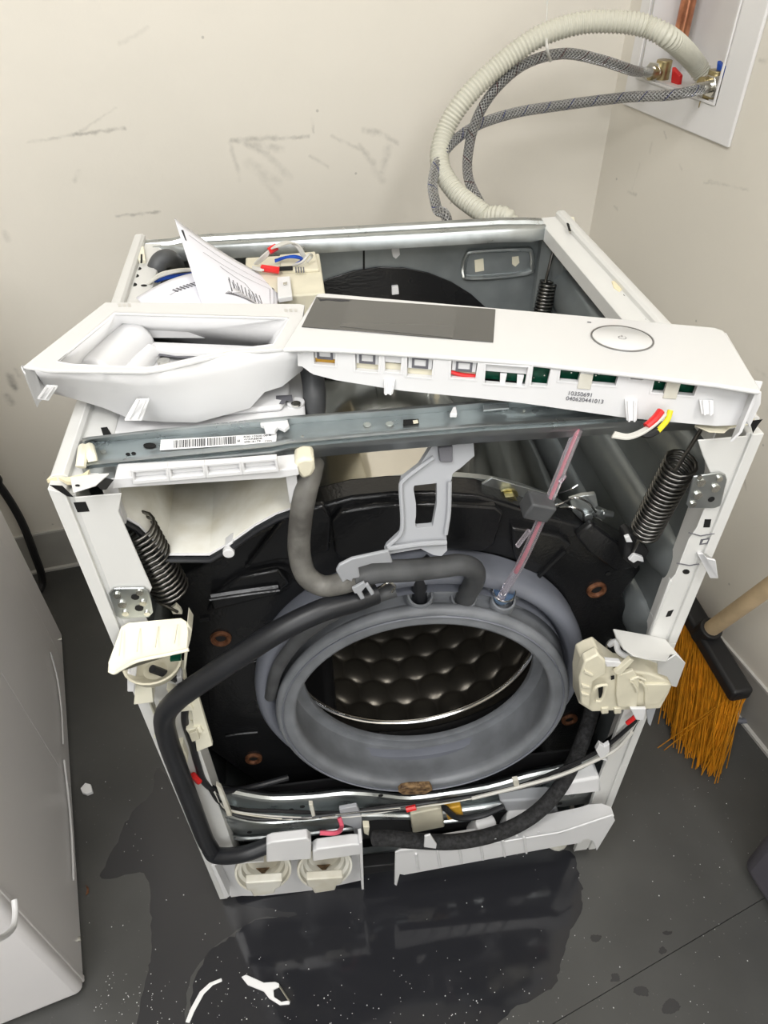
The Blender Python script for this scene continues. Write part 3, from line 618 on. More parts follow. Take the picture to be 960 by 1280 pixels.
# ---- tub: stainless drum with front flange, clamps
TC = V((.020, 0, .445))
def tc(y): return V((TC.x, y, TC.z))
tub = obj('tub', MB().lathe([(.1, .50), (.20, .495), (.245, .489), (.252, .484), (.2565, .474), (.257, .468), (.257, .30), (.257, .152), (.258, .147), (.264, .142), (.270, .136), (.272, .130), (.268, .122), (.24, .120)], (TC.x, 0, TC.z), n=96), 'steel', wm, smooth=40)
obj('clamp_ring', MB().lathe([(.266, .140), (.277, .138), (.284, .130), (.284, .122), (.276, .118), (.262, .117), (.262, .128), (.266, .140)], (TC.x, 0, TC.z), n=96), 'galv', tub, smooth=40)
def poly_y(L_, y): return [P(u, v, 1, y) for u, v in L_]
obj('flange_tab', MB().prism(poly_y([(600, 607), (615, 597), (645, 606), (690, 618), (700, 632), (690, 640), (660, 640), (628, 628), (618, 616)], .108), (0, .003, 0)), 'galv', tub, bevel=.0008)
obj('flange_tab', MB().prism(poly_y([(325, 664), (345, 640), (385, 622), (440, 604), (443, 622), (405, 634), (355, 660), (335, 683)], .108), (0, .003, 0)), 'galv', tub, bevel=.0008)
bc = P(634, 622, 1, .105)
yb = obj('hex_bolt', MB().cyl(bc+V((0, .003, 0)), (0, -1, 0), .0125, .003, 20).cyl(bc, (0, -1, 0), .0098, .008, 6), 'yellowbolt', tub, bevel=.0006)
sl_ = P(657, 628, 1, .106); obj('slot', MB().box(sl_.x-.007, sl_.x+.007, sl_.y-.0006, sl_.y+.002, sl_.z-.003, sl_.z+.003), 'dark', tub, smooth=0)
lt = obj('clamp_latch', MB().prism(poly_y([(712, 625), (728, 620), (745, 618), (748, 632), (738, 640), (742, 655), (735, 660), (726, 650), (716, 640)], .095), (0, .006, 0)).box(*sp_box(P(748, 640, 1, .10), .02, .008, .010, (0, .5, 0))).cyl(P(735, 648, 1, .09), (0, 1, 0), .006, .02, 12).cyl(P(752, 641, 1, .095), (1, 0, -.3), .004, .014, 10), 'galv', tub, bevel=.0008)
obj('clamp_wire', MB().tube(YP([(688, 634, .10), (705, 628, .095), (720, 622, .09), (735, 628, .09), (745, 640, .09)]), .0013, 6, 6).tube(YP([(695, 618, .11), (712, 612, .10), (722, 606, .10)]), .0008, 5, 4), 'rim', tub)
obj('clamp_wire', MB().tube(YP([(700, 634, .095), (715, 634, .088), (728, 640, .088), (730, 655, .09)]), .0013, 6, 6), 'rim', tub)
# ---- concrete/cast counterweight: black gloss, ring with ears
GC = V((.0215, .025, .436)); GN = V((.057, 1, -.062)).normalized()      # gasket centre and axis (pointing back)
cwo = poly_y([(150, 655), (250, 655), (300, 640), (345, 622), (400, 607), (460, 600), (540, 596), (610, 602), (640, 612), (700, 640), (745, 660), (790, 690)], .06)
def arcpt(a, r, y): return V((TC.x+r*math.cos(math.radians(a)), y, .445+r*math.sin(math.radians(a))))
YC = .085
out = poly_y([(214, 760), (222, 722), (262, 704), (300, 678), (350, 650), (400, 632), (440, 622), (490, 617), (540, 616), (600, 620), (640, 632), (690, 648), (745, 662), (792, 688), (802, 712), (780, 742), (790, 800), (780, 860), (740, 930), (650, 985), (500, 1010), (330, 985), (250, 930), (225, 850)], YC)
n_o = len(out)
# finer loop so that the opening is round
O2, I2 = [], []
for i in range(n_o):
    a_, b2 = out[i], out[(i+1) % n_o]
    for k in range(4):
        q_ = a_.lerp(b2, k/4); O2.append(q_); a = math.atan2(q_.z-.447, q_.x-.022); I2.append(V((.022+.206*math.cos(a), YC, .447+.206*math.sin(a))))
cw = obj('counterweight', MB().ring(O2, I2, (0, .032, 0)), 'black', wm, bevel=.004, seg=3)
def raised(L_, y, th, nm='raised_pad', m='black', bev=.003):
    return obj(nm, MB().prism(poly_y(L_, y), (0, th, 0)), m, cw, bevel=bev)
raised([(415, 652), (425, 640), (470, 632), (540, 630), (620, 634), (630, 642), (618, 682), (600, 690), (540, 686), (470, 690), (425, 700), (418, 690)], .076, .012)
raised([(262, 748), (300, 722), (348, 712), (362, 730), (345, 744), (266, 764)], .076, .012)
raised([(640, 660), (700, 670), (715, 680), (678, 720), (650, 712), (642, 690)], .076, .012)
raised([(360, 640), (405, 632), (414, 650), (412, 690), (380, 700), (350, 700), (308, 708)], .077, .010)
raised([(740, 655), (790, 690), (795, 710), (770, 715), (735, 690), (720, 670)], .077, .010)
raised([(350, 820), (345, 870), (330, 900), (262, 890), (258, 840)], .083, .003)
obj('cast_ridge', MB().tube(poly_y([(264, 745), (310, 738), (348, 733)], .074), .0035, 6, 4).tube(poly_y([(262, 750), (310, 743), (350, 738)], .074), .0016, 6, 4), 'black', cw)
obj('cast_ridge', MB().tube(poly_y([(262, 762), (282, 730), (310, 716), (352, 708), (375, 728), (392, 742)], .083), .003, 6, 4), 'black', cw)
obj('cast_ridge', MB().tube(poly_y([(308, 708), (335, 690), (380, 655), (412, 640)], .083), .003, 6, 4), 'black', cw)
obj('cast_ridge', MB().tube(poly_y([(706, 688), (690, 704), (672, 722)], .074), .003, 6, 4), 'black', cw)
obj('cast_ridge', MB().tube(poly_y([(250, 775), (262, 773)], .083), .003, 6, 4), 'black', cw)
obj('cast_ridge', MB().tube(poly_y([(282, 920), (300, 917), (322, 915)], .083), .002, 6, 4), 'black', cw)
for u, v in ((290-14, 799), (746, 738), (317, 949), (712, 900)):
    c = fp(u, v, YC-.002)
    bt = obj('rusty_bolt', MB().lathe([(.0125, .004), (.0125, 0), (.0115, -.002), (.0085, -.002), (.0065, .001), (.0065, .004)], (c.x, c.y, c.z), n=20), 'rust', cw)
    obj('bolt_bore', MB().cyl(c+V((0, .002, 0)), (0, -1, 0), .0060, .0008, 14), 'dark' if u != 276 else 'blackmat', bt)
hs = fp(722, 798-60+28, YC); obj('small_hole', MB().cyl(fp(760, 717, YC-.0005), (0, -1, 0), .003, .0006, 10), 'dark', cw)
# ---- door gasket (lathe about its own slightly tilted axis)
def gl(prof, n=96): return MB().lathe(prof, GC, GN, n)
gk = obj('door_gasket', gl([(.181, .004), (.1825, 0), (.180, -.005), (.176, -.007), (.168, -.006), (.163, -.008), (.159, -.006), (.1575, .0), (.158, .006), (.163, .020), (.166, .038), (.166, .056), (.160, .058), (.151, .056), (.150, .060), (.152, .066), (.168, .068), (.178, .064), (.184, .050), (.186, .036), (.182, .022), (.176, .012), (.178, .008), (.181, .004)]), 'rubberlip', wm, smooth=60)
GC2 = V((.0235, .060, .449))
obj('bellows_fold', MB().lathe([(.186, -.012), (.192, -.020), (.200, -.020), (.206, -.012), (.208, .000), (.207, .02), (.200, .02), (.200, 0), (.196, -.006), (.190, -.004), (.187, .01), (.180, .012), (.180, .0), (.186, -.012)], GC2, (0.03, 1, -.03), 96), 'rubber', gk, smooth=60)
obj('inner_sleeve', MB().lathe([(.182, -.022), (.180, .0), (.188, .02), (.200, .030), (.206, .040), (.200, .040)], GC2, (0.03, 1, -.03), 96), 'rubber', gk, smooth=60)
obj('rim_groove', gl([(.1745, -.0085), (.1735, -.0095), (.1725, -.0085), (.1735, -.005), (.1745, -.0085)]), 'rubber', gk, smooth=60)
# lip marks
for a_ in (150, 20):
    pass
# nozzle sockets on top of the gasket
def socket(u, v, y, r, h, m='rubberlip'):
    c = P(u, v, 1, y); ax = V((0, -.35, 1)).normalized()
    return obj('nozzle_socket', MB().lathe([(r+.002, -.03), (r+.002, h-.002), (r+.001, h), (r-.001, h), (r-.001, h-.012), (0, h-.012)], c, ax, 24), m, gk, smooth=40)
socket(628, 752, .045, .0125, .008); socket(579, 748, .048, .0130, .004); socket(525, 745, .048, .0130, .004)
# moulded top bridge
obj('moulded_bridge', MB().prism([P(u, v, 1, .05) for u, v in ((500, 768), (508, 745), (525, 738), (600, 738), (645, 740), (660, 765), (600, 760), (550, 758))], (0, .025, 0)), 'rubberlip', gk, bevel=.006, seg=3)
for a_, b3 in (((505, 775), (558, 769)),):
    q1 = P(*a_, 1, .018); q2 = P(*b3, 1, .018); obj('lip_mark', MB().tube([q1, q1.lerp(q2, .5)+V((0, 0, .0012)), q2], .0008, 5, 4), 'rubberlip', gk)
# ---- drum
DC = V((.027, 0, .430))
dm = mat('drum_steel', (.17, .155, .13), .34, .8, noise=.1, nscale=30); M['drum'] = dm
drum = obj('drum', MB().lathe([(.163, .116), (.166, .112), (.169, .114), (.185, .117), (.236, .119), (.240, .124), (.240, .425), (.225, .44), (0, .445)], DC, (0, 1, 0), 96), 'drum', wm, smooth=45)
obj('drum_rim', MB().lathe([(.1635, .118), (.1640, .112), (.1665, .1105), (.1690, .114)], DC, (0, 1, 0), 128), 'rim', drum, smooth=60)
# honeycomb relief of the wall: domes in a hexagonal grid, on the lower part of the drum
hc = MB(); R0 = .2385; pitch = .050
na, ny = 300, 130; a0, a1 = math.radians(-165), math.radians(-15); y0, y1 = .128, .42
rows = []
for j in range(ny):
    y = y0+(y1-y0)*j/(ny-1); row = []
    for i in range(na):
        a = a0+(a1-a0)*i/(na-1); s_ = a*R0; hy = pitch*.866
        best = 9
        for rj in (math.floor(y/hy), math.floor(y/hy)+1):
            off = .5*pitch if rj % 2 else 0; ci = round((s_-off)/pitch)
            for c_ in (ci-1, ci, ci+1):
                best = min(best, math.hypot(s_-off-c_*pitch, y-rj*hy))
        t = min(1, best/(pitch*.50)); h = .014*(math.sqrt(1.3-t*t)-math.sqrt(.3)) if t < 1 else 0
        r = R0-h; row.append(V((DC.x+r*math.cos(a), y, DC.z+r*math.sin(a))))
    rows.append(row)
hc.loft(rows)
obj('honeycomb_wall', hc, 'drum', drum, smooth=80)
for a in (233, 353, 113):
    ar = math.radians(a); d = V((math.cos(ar), 0, math.sin(ar))); t = V((-d.z, 0, d.x))
    sec = [(-.035, .238), (-.02, .215), (-.006, .20), (.006, .20), (.02, .215), (.035, .238)]
    obj('lifter_rib', MB().prism([DC+t*x+d*r+V((0, .13, 0)) for x, r in sec], (0, .28, 0)), 'blackmat', drum, bevel=.006, seg=3)
# ---- suspension springs
def coil(p0, p1, r, turns, wire, n=14):
    ax = (p1-p0); L_ = ax.length; ax = ax.normalized(); e1 = ax.orthogonal().normalized(); e2 = ax.cross(e1); out = []
    for i in range(turns*n+1):
        a = 2*math.pi*i/n; out.append(p0+ax*(L_*i/(turns*n))+(e1*math.cos(a)+e2*math.sin(a))*r)
    return out
def spring(hook, p0, p1, end, r, turns, wire, tag=None):
    c = coil(p0, p1, r, turns, wire)
    b = MB().tube([hook, hook.lerp(c[0], .5), c[0]]+c[1:]+[end], wire, 7, 0)
    return obj('suspension_spring', b, 'spring', wm, smooth=80)
s1 = spring(P(880, 531, 0, .265), P(851, 580, 0, .262)+V((0, 0, .004)), P(806, 664, 0, .262), P(786, 700, 0, .258), .0150, 18, .0019)
s2 = spring(P(150, 622, 0, -.262), P(166, 655, 0, -.252), P(213, 736, 0, -.238), P(222, 765, 0, -.235), .0180, 15, .0016)
s3 = spring(P(699, 285, 1, .50), P(686, 352, 1, .485), P(672, 415, 1, .47), P(668, 440, 1, .46), .0115, 15, .0022)
obj('spring_seat', MB().prism(poly_y([(782, 672), (790, 668), (812, 690), (806, 700), (795, 712), (780, 700)], .055), (0, .02, 0)), 'blackmat', s1, bevel=.002)
obj('spring_clip', MB().prism(poly_y([(781, 672), (787, 670), (791, 678), (783, 678)], .050), (0, .004, 0)).prism(poly_y([(786, 700), (793, 693), (804, 697), (805, 703), (797, 701), (792, 704)], .050), (0, .004, 0)), 'plastic', s1, bevel=.0006)
obj('spring_clip', MB().prism(poly_y([(213, 762), (220, 757), (226, 763), (228, 768), (216, 768)], .050), (0, .005, 0)), 'ivory', s2, bevel=.0006)

# ---- front crossbar (galvanised), lofted through stations
us = [103, 112, 200, 340, 360, 480, 600, 700, 800, 872]
def VR(vs, z, us_=us): return [P(u, v, 2, z) for u, v in zip(us_, vs)]
r_back0 = VR([552, 550, 541, 526, 524, 515, 505, 502, 506, 511], .846)
r_back = VR([549, 547, 537, 523, 521, 512, 502, 499, 503, 509], .862)
r_step = VR([551, 549, 539, 525, 523, 514, 504, 501, 505, 510], .862)
r_step2 = VR([555, 553, 547, 533, 531, 521, 511, 507, 508, 512], .852)
r_mid = VR([573, 571, 562, 549, 543, 533, 523, 517, 515, 516], .852)
r_bead1 = VR([578, 576, 567, 553, 549, 538, 528, 522, 518, 518], .852)
r_bead2 = VR([580, 578, 569, 555, 551, 540, 530, 524, 519, 519], .856)
r_bead3 = VR([583, 581, 572, 558, 554, 543, 533, 527, 521, 520], .856)
r_bead4 = VR([585, 583, 574, 560, 556, 545, 535, 529, 523, 521], .851)
r_edge = VR([587, 586, 577, 564, 560, 549, 539, 533, 526, 523], .851)
r_lip = [q_+V((0, .0015, -.013)) for q_ in r_edge]
r_lip2 = [q_+V((0, .0035, -.013)) for q_ in r_edge]
r_bot = [q_+V((0, 0, -.003)) for q_ in r_mid]
rows = [r_back0, r_back, r_step, r_step2, r_mid, r_bead1, r_bead2, r_bead3, r_bead4, r_edge, r_lip]
xb = obj('front_crossbar', MB().loft(rows), 'galv', wm, smooth=40, solid=.0014)
hole_on(xb, [(187, 561-4, 8, 3.2), (167, 574-7, 3, 1.8), (160, 568, 3, 1.8)], z=.8532)
hole_on(xb, [(129, 565, 4, 2.4), (459, 531, 5, 3.2), (487, 530, 5, 3), (378, 546, 2, 1.6), (655, 514, 2, 1.6)], 'nickel', z=.8532, name='rivet')
quad_on(xb, [(504, 525), (523, 524), (524, 530), (504, 532)], z=.8533)
quad_on(xb, [(516, 526), (522, 525), (523, 529), (517, 530)], 'cream', z=.8537, name='slot_edge')
obj('end_slot', MB().prism([P(u, v, 2, .853) for u, v in ((100, 562), (108, 560), (112, 578), (103, 583))], (0, 0, .0006)), 'dark', xb, smooth=0)
for a, b2 in (((104, 560), (101, 584)), ((112, 559), (116, 577))):
    obj('rubber_lug', MB().tube([P(*a, 2, .856), P((a[0]+b2[0])/2, (a[1]+b2[1])/2, 2, .860), P(*b2, 2, .856)], .0042, 10, 4), 'ivory', xb)
lq = [(201, 550), (346, 542), (345, 553), (200, 563)]
lab = obj('barcode_label', MB().prism([P(u, v, 2, .8532) for u, v in lq], (0, 0, .0003)), 'label', xb, smooth=0, label='white barcode sticker')
LZ = .8537
l0, l1, l3 = P(*lq[3], 2, LZ), P(*lq[2], 2, LZ), P(*lq[0], 2, LZ)
lx = (l1-l0); ly = (l3-l0)
brs = MB(); t = .115
random.seed(3)
while t < .66:
    w_ = random.choice((.0035, .0035, .006, .009)); a, b2 = l0+lx*t+ly*.14, l0+lx*(t+w_)+ly*.14
    if not .385 < t < .405: brs.prism([a, b2, b2+ly*.72, a+ly*.72], (0, 0, .0001))
    t += w_+random.choice((.004, .0055, .008))
obj('printed_bars', brs, 'ink', lab, smooth=0)
for i, (s_, yy) in enumerate((('R00-10500-00 R', .66), ('WXR880B', .41), ('49818179', .16))):
    text('printed_text', s_, .0036, l0+lx*.72+ly*yy, lx, ly, 'ink', lab)
text('printed_text', 'CDN', .0030, l0+lx*.90+ly*.13, lx, ly, 'ink', lab); text('printed_text', '82', .0034, l0+lx*.69+ly*.3, ly, -lx, 'ink', lab)
obj('cable_clip', MB().prism([P(u, v, 2, .856) for u, v in ((326, 528), (333, 532), (336, 530), (346, 530), (352, 528), (360, 529), (362, 536), (356, 541), (348, 537), (344, 543), (332, 543), (330, 536), (326, 535))], (0, 0, .004)), 'plastic', xb, bevel=.0006)
obj('cable_clip', MB().prism([P(u, v, 2, .857) for u, v in ((562, 522), (566, 513), (570, 513), (571, 522))], (0, 0, .004)), 'plastic', xb, bevel=.0006)
obj('welded_plate', MB().prism([P(u, v, 2, .858) for u, v in ((604, 505), (635, 503), (636, 512), (604, 515))], (0, 0, .002)), 'galvdark', xb, bevel=.0004)

# ---- detergent housing: hopper hanging behind the crossbar
HP = [(137, 606), (372, 588), (378, 630), (345, 641), (318, 656), (290, 676), (262, 692), (205, 692), (186, 668), (172, 654), (146, 640)]
h0 = poly_y(HP, .030)
def back(q_, y, k): c = V((-.185, 0, .80)); return V((c.x+(q_.x-c.x)*k, y, c.z+(q_.z-c.z)*k))
rows = [h0, [back(q_, .10, 1) for q_ in h0], [back(q_, .24, .96) for q_ in h0]]
hm_ = MB().loft(rows, close=True); hm_.poly(rows[-1])
dh = obj('detergent_housing', hm_, 'grimy', wm, smooth=30, solid=.0025)
h1r = [V((q_.x, .028, q_.z)) for q_ in h0]
c_ = V((-.185, .028, .79)); h2r = [c_+(q_-c_)*1.022 for q_ in h1r]
obj('opening_rim', MB().ring(h2r, [c_+(q_-c_)*.985 for q_ in h1r], (0, .004, 0)), 'plastic', dh, bevel=.0006)
sealp = [h2r[i]+V((0, -.002, -.003)) for i in (2, 3, 4, 5, 6, 7, 8, 9, 10)]
obj('rubber_seal', MB().tube(sealp, .0032, 8, 0), 'hoseblack', dh)
obj('top_cover', MB().prism([P(u, v, 2, .838) for u, v in ((106, 556), (122, 505), (160, 470), (345, 455), (378, 470), (382, 520), (370, 540))], (0, 0, .004)), 'plastic', dh, bevel=.002)
obj('raised_channel', MB().prism([P(u, v, 2, .842) for u, v in ((200, 528), (190, 505), (240, 490), (330, 478), (362, 482), (362, 498), (352, 515))], (0, 0, .006)), 'plastic', dh, bevel=.003)
for u, v in ((164, 514), (370, 506)):
    o = obj('screw_boss', MB().cyl(P(u, v, 2, .841), (0, 0, 1), .0085, .004, 16), 'plastic', dh, bevel=.001)
    obj('screw', MB().cyl(P(u, v, 2, .845), (0, 0, 1), .0045, .0018, 12), 'nickel', o) if False else obj('screw', MB().cyl(P(u, v, 2, .845), (0, 0, 1), .0045, .0018, 12), 'nickel', dh)
obj('vent_slot', MB().prism([P(u, v, 2, .8482) for u, v in ((345, 495), (365, 494), (366, 502), (358, 501), (355, 505), (349, 505), (352, 500), (345, 499))], (0, 0, .0005)), 'inkgrey', dh, smooth=0)
yl = .004
lip = MB(); lz = [(143, 598), (163, 597), (345, 588), (372, 585), (374, 594), (350, 598), (200, 607), (140, 611)]
lip.prism(poly_y(lz, yl), (0, .020, 0))
obj('front_lip', lip, 'plastic', dh, bevel=.0008)
wa, wbq, wc, wd_ = P(163, 588, 1, yl-.004), P(346, 573, 1, yl-.004), P(349, 590, 1, yl-.004), P(166, 606, 1, yl-.004)
def wq(s_, t_): return (wa.lerp(wbq, s_)).lerp(wd_.lerp(wc, s_), t_)
for i in range(4):
    s0, s1_ = i/4+.006, (i+1)/4-.006
    inr = [wq(s0+.012, .18), wq(s1_-.012, .18), wq(s1_-.012, .72), wq(s0+.012, .72)]
    obj('window_frame', MB().ring([wq(s0-.006, 0), wq(s1_+.006, 0), wq(s1_+.006, 1), wq(s0-.006, 1)], inr, (0, .006, 0)).prism([q_+V((0, .005, 0)) for q_ in inr], (0, .001, 0)), 'plastic', dh, bevel=.0005)
obj('side_bracket', MB().prism(poly_y([(130, 603), (142, 598), (148, 606), (150, 634), (158, 655), (150, 655), (143, 640)], .022), (0, .01, 0)), 'plastic', dh, bevel=.0008)
obj('side_bracket', MB().prism(poly_y([(356, 588), (370, 584), (374, 628), (362, 630)], .018), (0, .012, 0)), 'plastic', dh, bevel=.0008)
obj('hose_cap', MB().prism(poly_y([(368, 578), (380, 573), (393, 574), (394, 588), (390, 596), (378, 600), (370, 590)], .008), (0, .02, 0)), 'cream', dh, bevel=.003)
pg = obj('mounting_peg', MB().prism(poly_y([(281, 683), (291, 676), (293, 688), (288, 692), (282, 690)], .026), (0, .012, 0)).cyl(P(286, 687, 1, .026), (0, -1, 0), .0055, .006, 14), 'plastic', dh, bevel=.0008)
# ---- grey hose holder
def by(v): return .048-.040*(v-555)/140
def BK(L_, off=0): return [P(u, v, 1, by(v)+off) for u, v in L_]
bo = BK([(541, 556), (592, 553), (593, 570), (577, 584), (566, 592), (563, 605), (562, 640), (558, 668), (559, 688), (552, 695), (542, 694), (526, 686), (485, 693), (481, 689), (484, 683), (500, 668), (503, 650), (500, 608), (502, 600), (524, 583)])
bi = BK([(546, 604), (546, 606), (546, 606), (546, 607), (546, 608), (546, 612), (546, 630), (542, 652), (541, 657), (541, 658), (535, 659), (522, 660), (520, 659), (519, 656), (519, 652), (520, 645), (520, 630), (517, 612), (517, 610), (518, 607)])
hh = obj('hose_holder', MB().ring(bo, bi, (0, .006, 0)), 'greyplastic', wm, bevel=.0022, seg=3)
obj('stiffening_edge', MB().tube(BK([(484, 683), (500, 668), (503, 650), (501, 612), (504, 601), (524, 585), (542, 572)], -.002), .0022, 8, 4).tube(BK([(562, 602), (561, 640), (557, 668)], -.002), .0022, 8, 4).tube(BK([(484, 686), (526, 680), (558, 678)], -.003), .0028, 8, 4), 'greyplastic', hh)
obj('upper_block', MB().prism(BK([(548, 560), (566, 558), (566, 578), (550, 578)], -.004), (0, .008, 0)), 'inkgrey', hh, bevel=.001)
# ---- hoses on the machine
def hose(name, L_, r, m, label=None, n=16, sm=8, parent=None, **k):
    kw = {'label': label} if label else {}
    return obj(name, MB().tube([P(u, v, 1, y) for u, v, y in L_], r, n, sm), m, parent or wm, **kw)
hose('vent_hose', [(388, 455, .14), (393, 490, .12), (392, 520, .11), (388, 540, .10)], .011, 'hosegrey')
hose('vent_hose', [(391, 578, .04), (387, 596, .025), (382, 615, .018), (376, 648, .012), (374, 688, .008), (382, 718, .004), (402, 732, .0), (425, 730, -.004), (448, 722, -.006)], .0105, 'hosedirty')
th_ = hose('inlet_hose', [(440, 722, -.006), (470, 715, .0), (510, 713, .008), (550, 709, .018), (575, 706, .024), (592, 712, .030), (593, 726, .036), (584, 742, .044), (579, 756, .050)], .0112, 'hosegrey')
hose('inlet_hose', [(540, 700, .06), (525, 715, .055), (524, 735, .05), (525, 752, .05)], .0085, 'hoseblack')
gt = hose('gasket_clamp_sleeve', [(494, 737, .012), (470, 745, .010), (435, 758, .014), (400, 778, .020), (368, 805, .028), (346, 838, .038), (338, 870, .048)], .0075, 'hosegrey')
obj('wire_hook', MB().tube(YP([(466, 738, .0), (478, 732, -.002), (486, 728, -.002), (494, 733, .0), (490, 740, .002)]), .0012, 6, 6), 'nickel', gt)
obj('wire_hook', MB().tube(YP([(455, 742, -.002), (462, 730, -.004), (470, 726, -.004), (480, 724, -.002)]), .0012, 6, 6), 'nickel', gt)
hose('circulation_hose', [(470, 741, -.002), (440, 752, -.010), (400, 764, -.018), (350, 788, -.026), (300, 820, -.032), (255, 850, -.035), (222, 874, -.035), (206, 896, -.032), (210, 925, -.028), (224, 965, -.022), (242, 1012, -.018), (256, 1048, -.016), (264, 1062, -.016)], .0112, 'hoseblack')
hose('circulation_hose', [(262, 1060, -.016), (268, 1068, -.018), (285, 1070, -.024), (310, 1066, -.026), (336, 1056, -.020)], .0112, 'hoseblack')
fm = hose('foam_sleeve_hose', [(742, 880, .06), (732, 915, .045), (716, 955, .018), (694, 992, -.006), (662, 1022, -.022), (620, 1042, -.032), (570, 1052, -.036), (520, 1051, -.034), (490, 1048, -.03), (468, 1048, -.022)], .0108, 'foam')
obj('retaining_clip', MB().prism(poly_y([(531, 1046), (538, 1044), (546, 1056), (545, 1061), (530, 1059)], -.050), (0, .003, 0)), 'plastic', fm, bevel=.0006)
hose('sensor_cable', [(190, 836, -.02), (208, 843, -.015), (226, 853, -.004), (233, 872, .0), (231, 900, .0), (240, 930, .0), (247, 955, .0), (256, 978, .0), (275, 988, .008), (310, 985, .03), (360, 972, .045)], .0042, 'hoseblack', n=10)
ct = obj('clear_tube', MB().tube(YP([(723, 536, .03), (706, 578, .022), (690, 618, .015), (676, 650, .012), (658, 690, .012), (645, 715, .018), (632, 736, .034), (627, 746, .042)]), .0046, 14, 8), 'clear', wm)
obj('pink_core', MB().tube(YP([(723, 536, .028), (706, 578, .020), (690, 618, .013), (676, 650, .010), (658, 690, .010), (645, 715, .016)]), .0016, 8, 8), 'pink', ct)
obj('tube_clip', MB().box(*sp_box(P(672, 633, 1, .010), .026, .020, .020, (.1, .35, 0))), 'hosegrey', ct, bevel=.002)
obj('side_nib', MB().box(*sp_box(P(703, 598, 1, .012), .003, .003, .008, (0, .4, 0))), 'clear', ct); obj('side_nib', MB().box(*sp_box(P(654, 673, 1, .008), .003, .004, .022, (0, .45, 0))), 'clear', ct)
nc = P(629, 742, 1, .046)
obj('nozzle_cup', MB().lathe([(.0095, -.012), (.0125, .002), (.0130, .007), (.0118, .008), (.0108, .002), (.004, -.004), (0, -.004)], nc, V((0, -.35, 1)), 28), 'bluegel', ct)
obj('nozzle_ring', MB().lathe([(.0128, .006), (.0136, .0065), (.0128, .0082), (.0118, .0082)], nc, V((0, -.35, 1)), 28), 'rim', ct)
hc_ = obj('hose_clip', MB().prism(YP([(420, 714, -.022), (424, 707, -.022), (440, 699, -.020), (486, 689, -.010), (491, 704, -.008), (465, 705, -.014), (448, 710, -.018), (450, 722, -.020), (441, 724, -.020), (440, 728, -.020), (434, 725, -.020), (428, 729, -.020)]), (0, .004, 0)), 'greyplastic', wm, bevel=.0012)
obj('clip_teeth', MB().prism(YP([(440, 736, -.02), (455, 728, -.02), (458, 733, -.02), (452, 740, -.02), (456, 748, -.02), (451, 750, -.02), (446, 742, -.02), (443, 742, -.02)]), (0, .003, 0)).prism(YP([(456, 732, -.02), (460, 730, -.02), (468, 742, -.02), (464, 745, -.02)]), (0, .003, 0)), 'greyplastic', hc_, bevel=.0006)
# ---- door lock with its cover
dl = obj('door_lock', MB().prism(poly_y([(724, 850), (728, 828), (737, 823), (750, 818), (757, 824), (776, 838), (812, 842), (842, 854), (836, 868), (826, 886), (740, 890), (724, 880)], -.022), (0, .026, 0)), 'cream', wm, bevel=.0022, seg=3)
def lk(nm, L_, y, th, m='cream', bv=.001): return obj(nm, MB().prism(poly_y(L_, y), (0, th, 0)), m, dl, bevel=bv)
lk('side_block', [(724, 848), (731, 827), (748, 818), (757, 826), (758, 842), (742, 852), (737, 886), (726, 880)], -.030, .012, bv=.002)
lk('ribbed_edge', [(728, 856), (738, 859), (738, 862), (727, 860)], -.032, .004); lk('ribbed_edge', [(727, 866), (737, 869), (737, 872), (727, 870)], -.032, .004); lk('ribbed_edge', [(731, 838), (742, 844), (741, 847), (730, 842)], -.032, .004)
obj('latch_loop', MB().tube([P(u, v, 1, -.032) for u, v in ((744, 876), (752, 875), (757, 860), (757, 856), (746, 858), (743, 862))], .0018, 8, 4), 'cream', dl)
lk('latch_opening', [(748, 861), (754, 859), (753, 871), (749, 873)], -.0235, .001, 'dark', 0)
lk('raised_panel', [(772, 845), (792, 838), (800, 850), (796, 884), (772, 884), (770, 868)], -.026, .005)
lk('raised_panel', [(806, 856), (840, 856), (825, 880), (806, 882)], -.025, .004)
obj('raised_fork', MB().tube([P(u, v, 1, -.027) for u, v in ((790, 852), (795, 860), (796, 865))], .0018, 8, 2).tube([P(u, v, 1, -.027) for u, v in ((801, 852), (806, 858), (807, 864))], .0018, 8, 2).tube([P(u, v, 1, -.027) for u, v in ((788, 850), (797, 846), (806, 850))], .0018, 8, 2), 'cream', dl)
lk('strut', [(768, 842), (788, 824), (793, 826), (775, 845)], -.030, .006); lk('strut', [(755, 826), (776, 828), (780, 834), (758, 834)], -.026, .006, 'plastic')
lk('screw_slot', [(764, 846), (768, 845), (768, 849), (764, 850)], -.0245, .001, 'dark', 0)
for u in (752, 768, 792): lk('bottom_tab', [(u, 886), (u+9, 885), (u+9, 892), (u, 893)], -.024, .006)
lk('bottom_clip', [(788, 886), (808, 886), (805, 901), (795, 900)], -.030, .004, 'plastic')
lk('thin_fin', [(808, 888), (822, 880), (813, 908), (810, 904)], -.016, .002, 'greyplastic', .0004)
def tilt(L_, y0, k=.0): return [P(u, v, 1, y0+k*(v-800)) for u, v in L_]
lk_c = obj('lock_cover', MB().prism([P(u, v, 1, y) for u, v, y in ((767, 786, -.002), (812, 794, .0), (832, 799, .0), (857, 829, -.036), (845, 818, -.034), (838, 818, -.034), (833, 827, -.036), (808, 824, -.038), (792, 820, -.036), (780, 811, -.028), (772, 799, -.014))], (0, .0015, -.003)), 'white', dl, bevel=.0006)
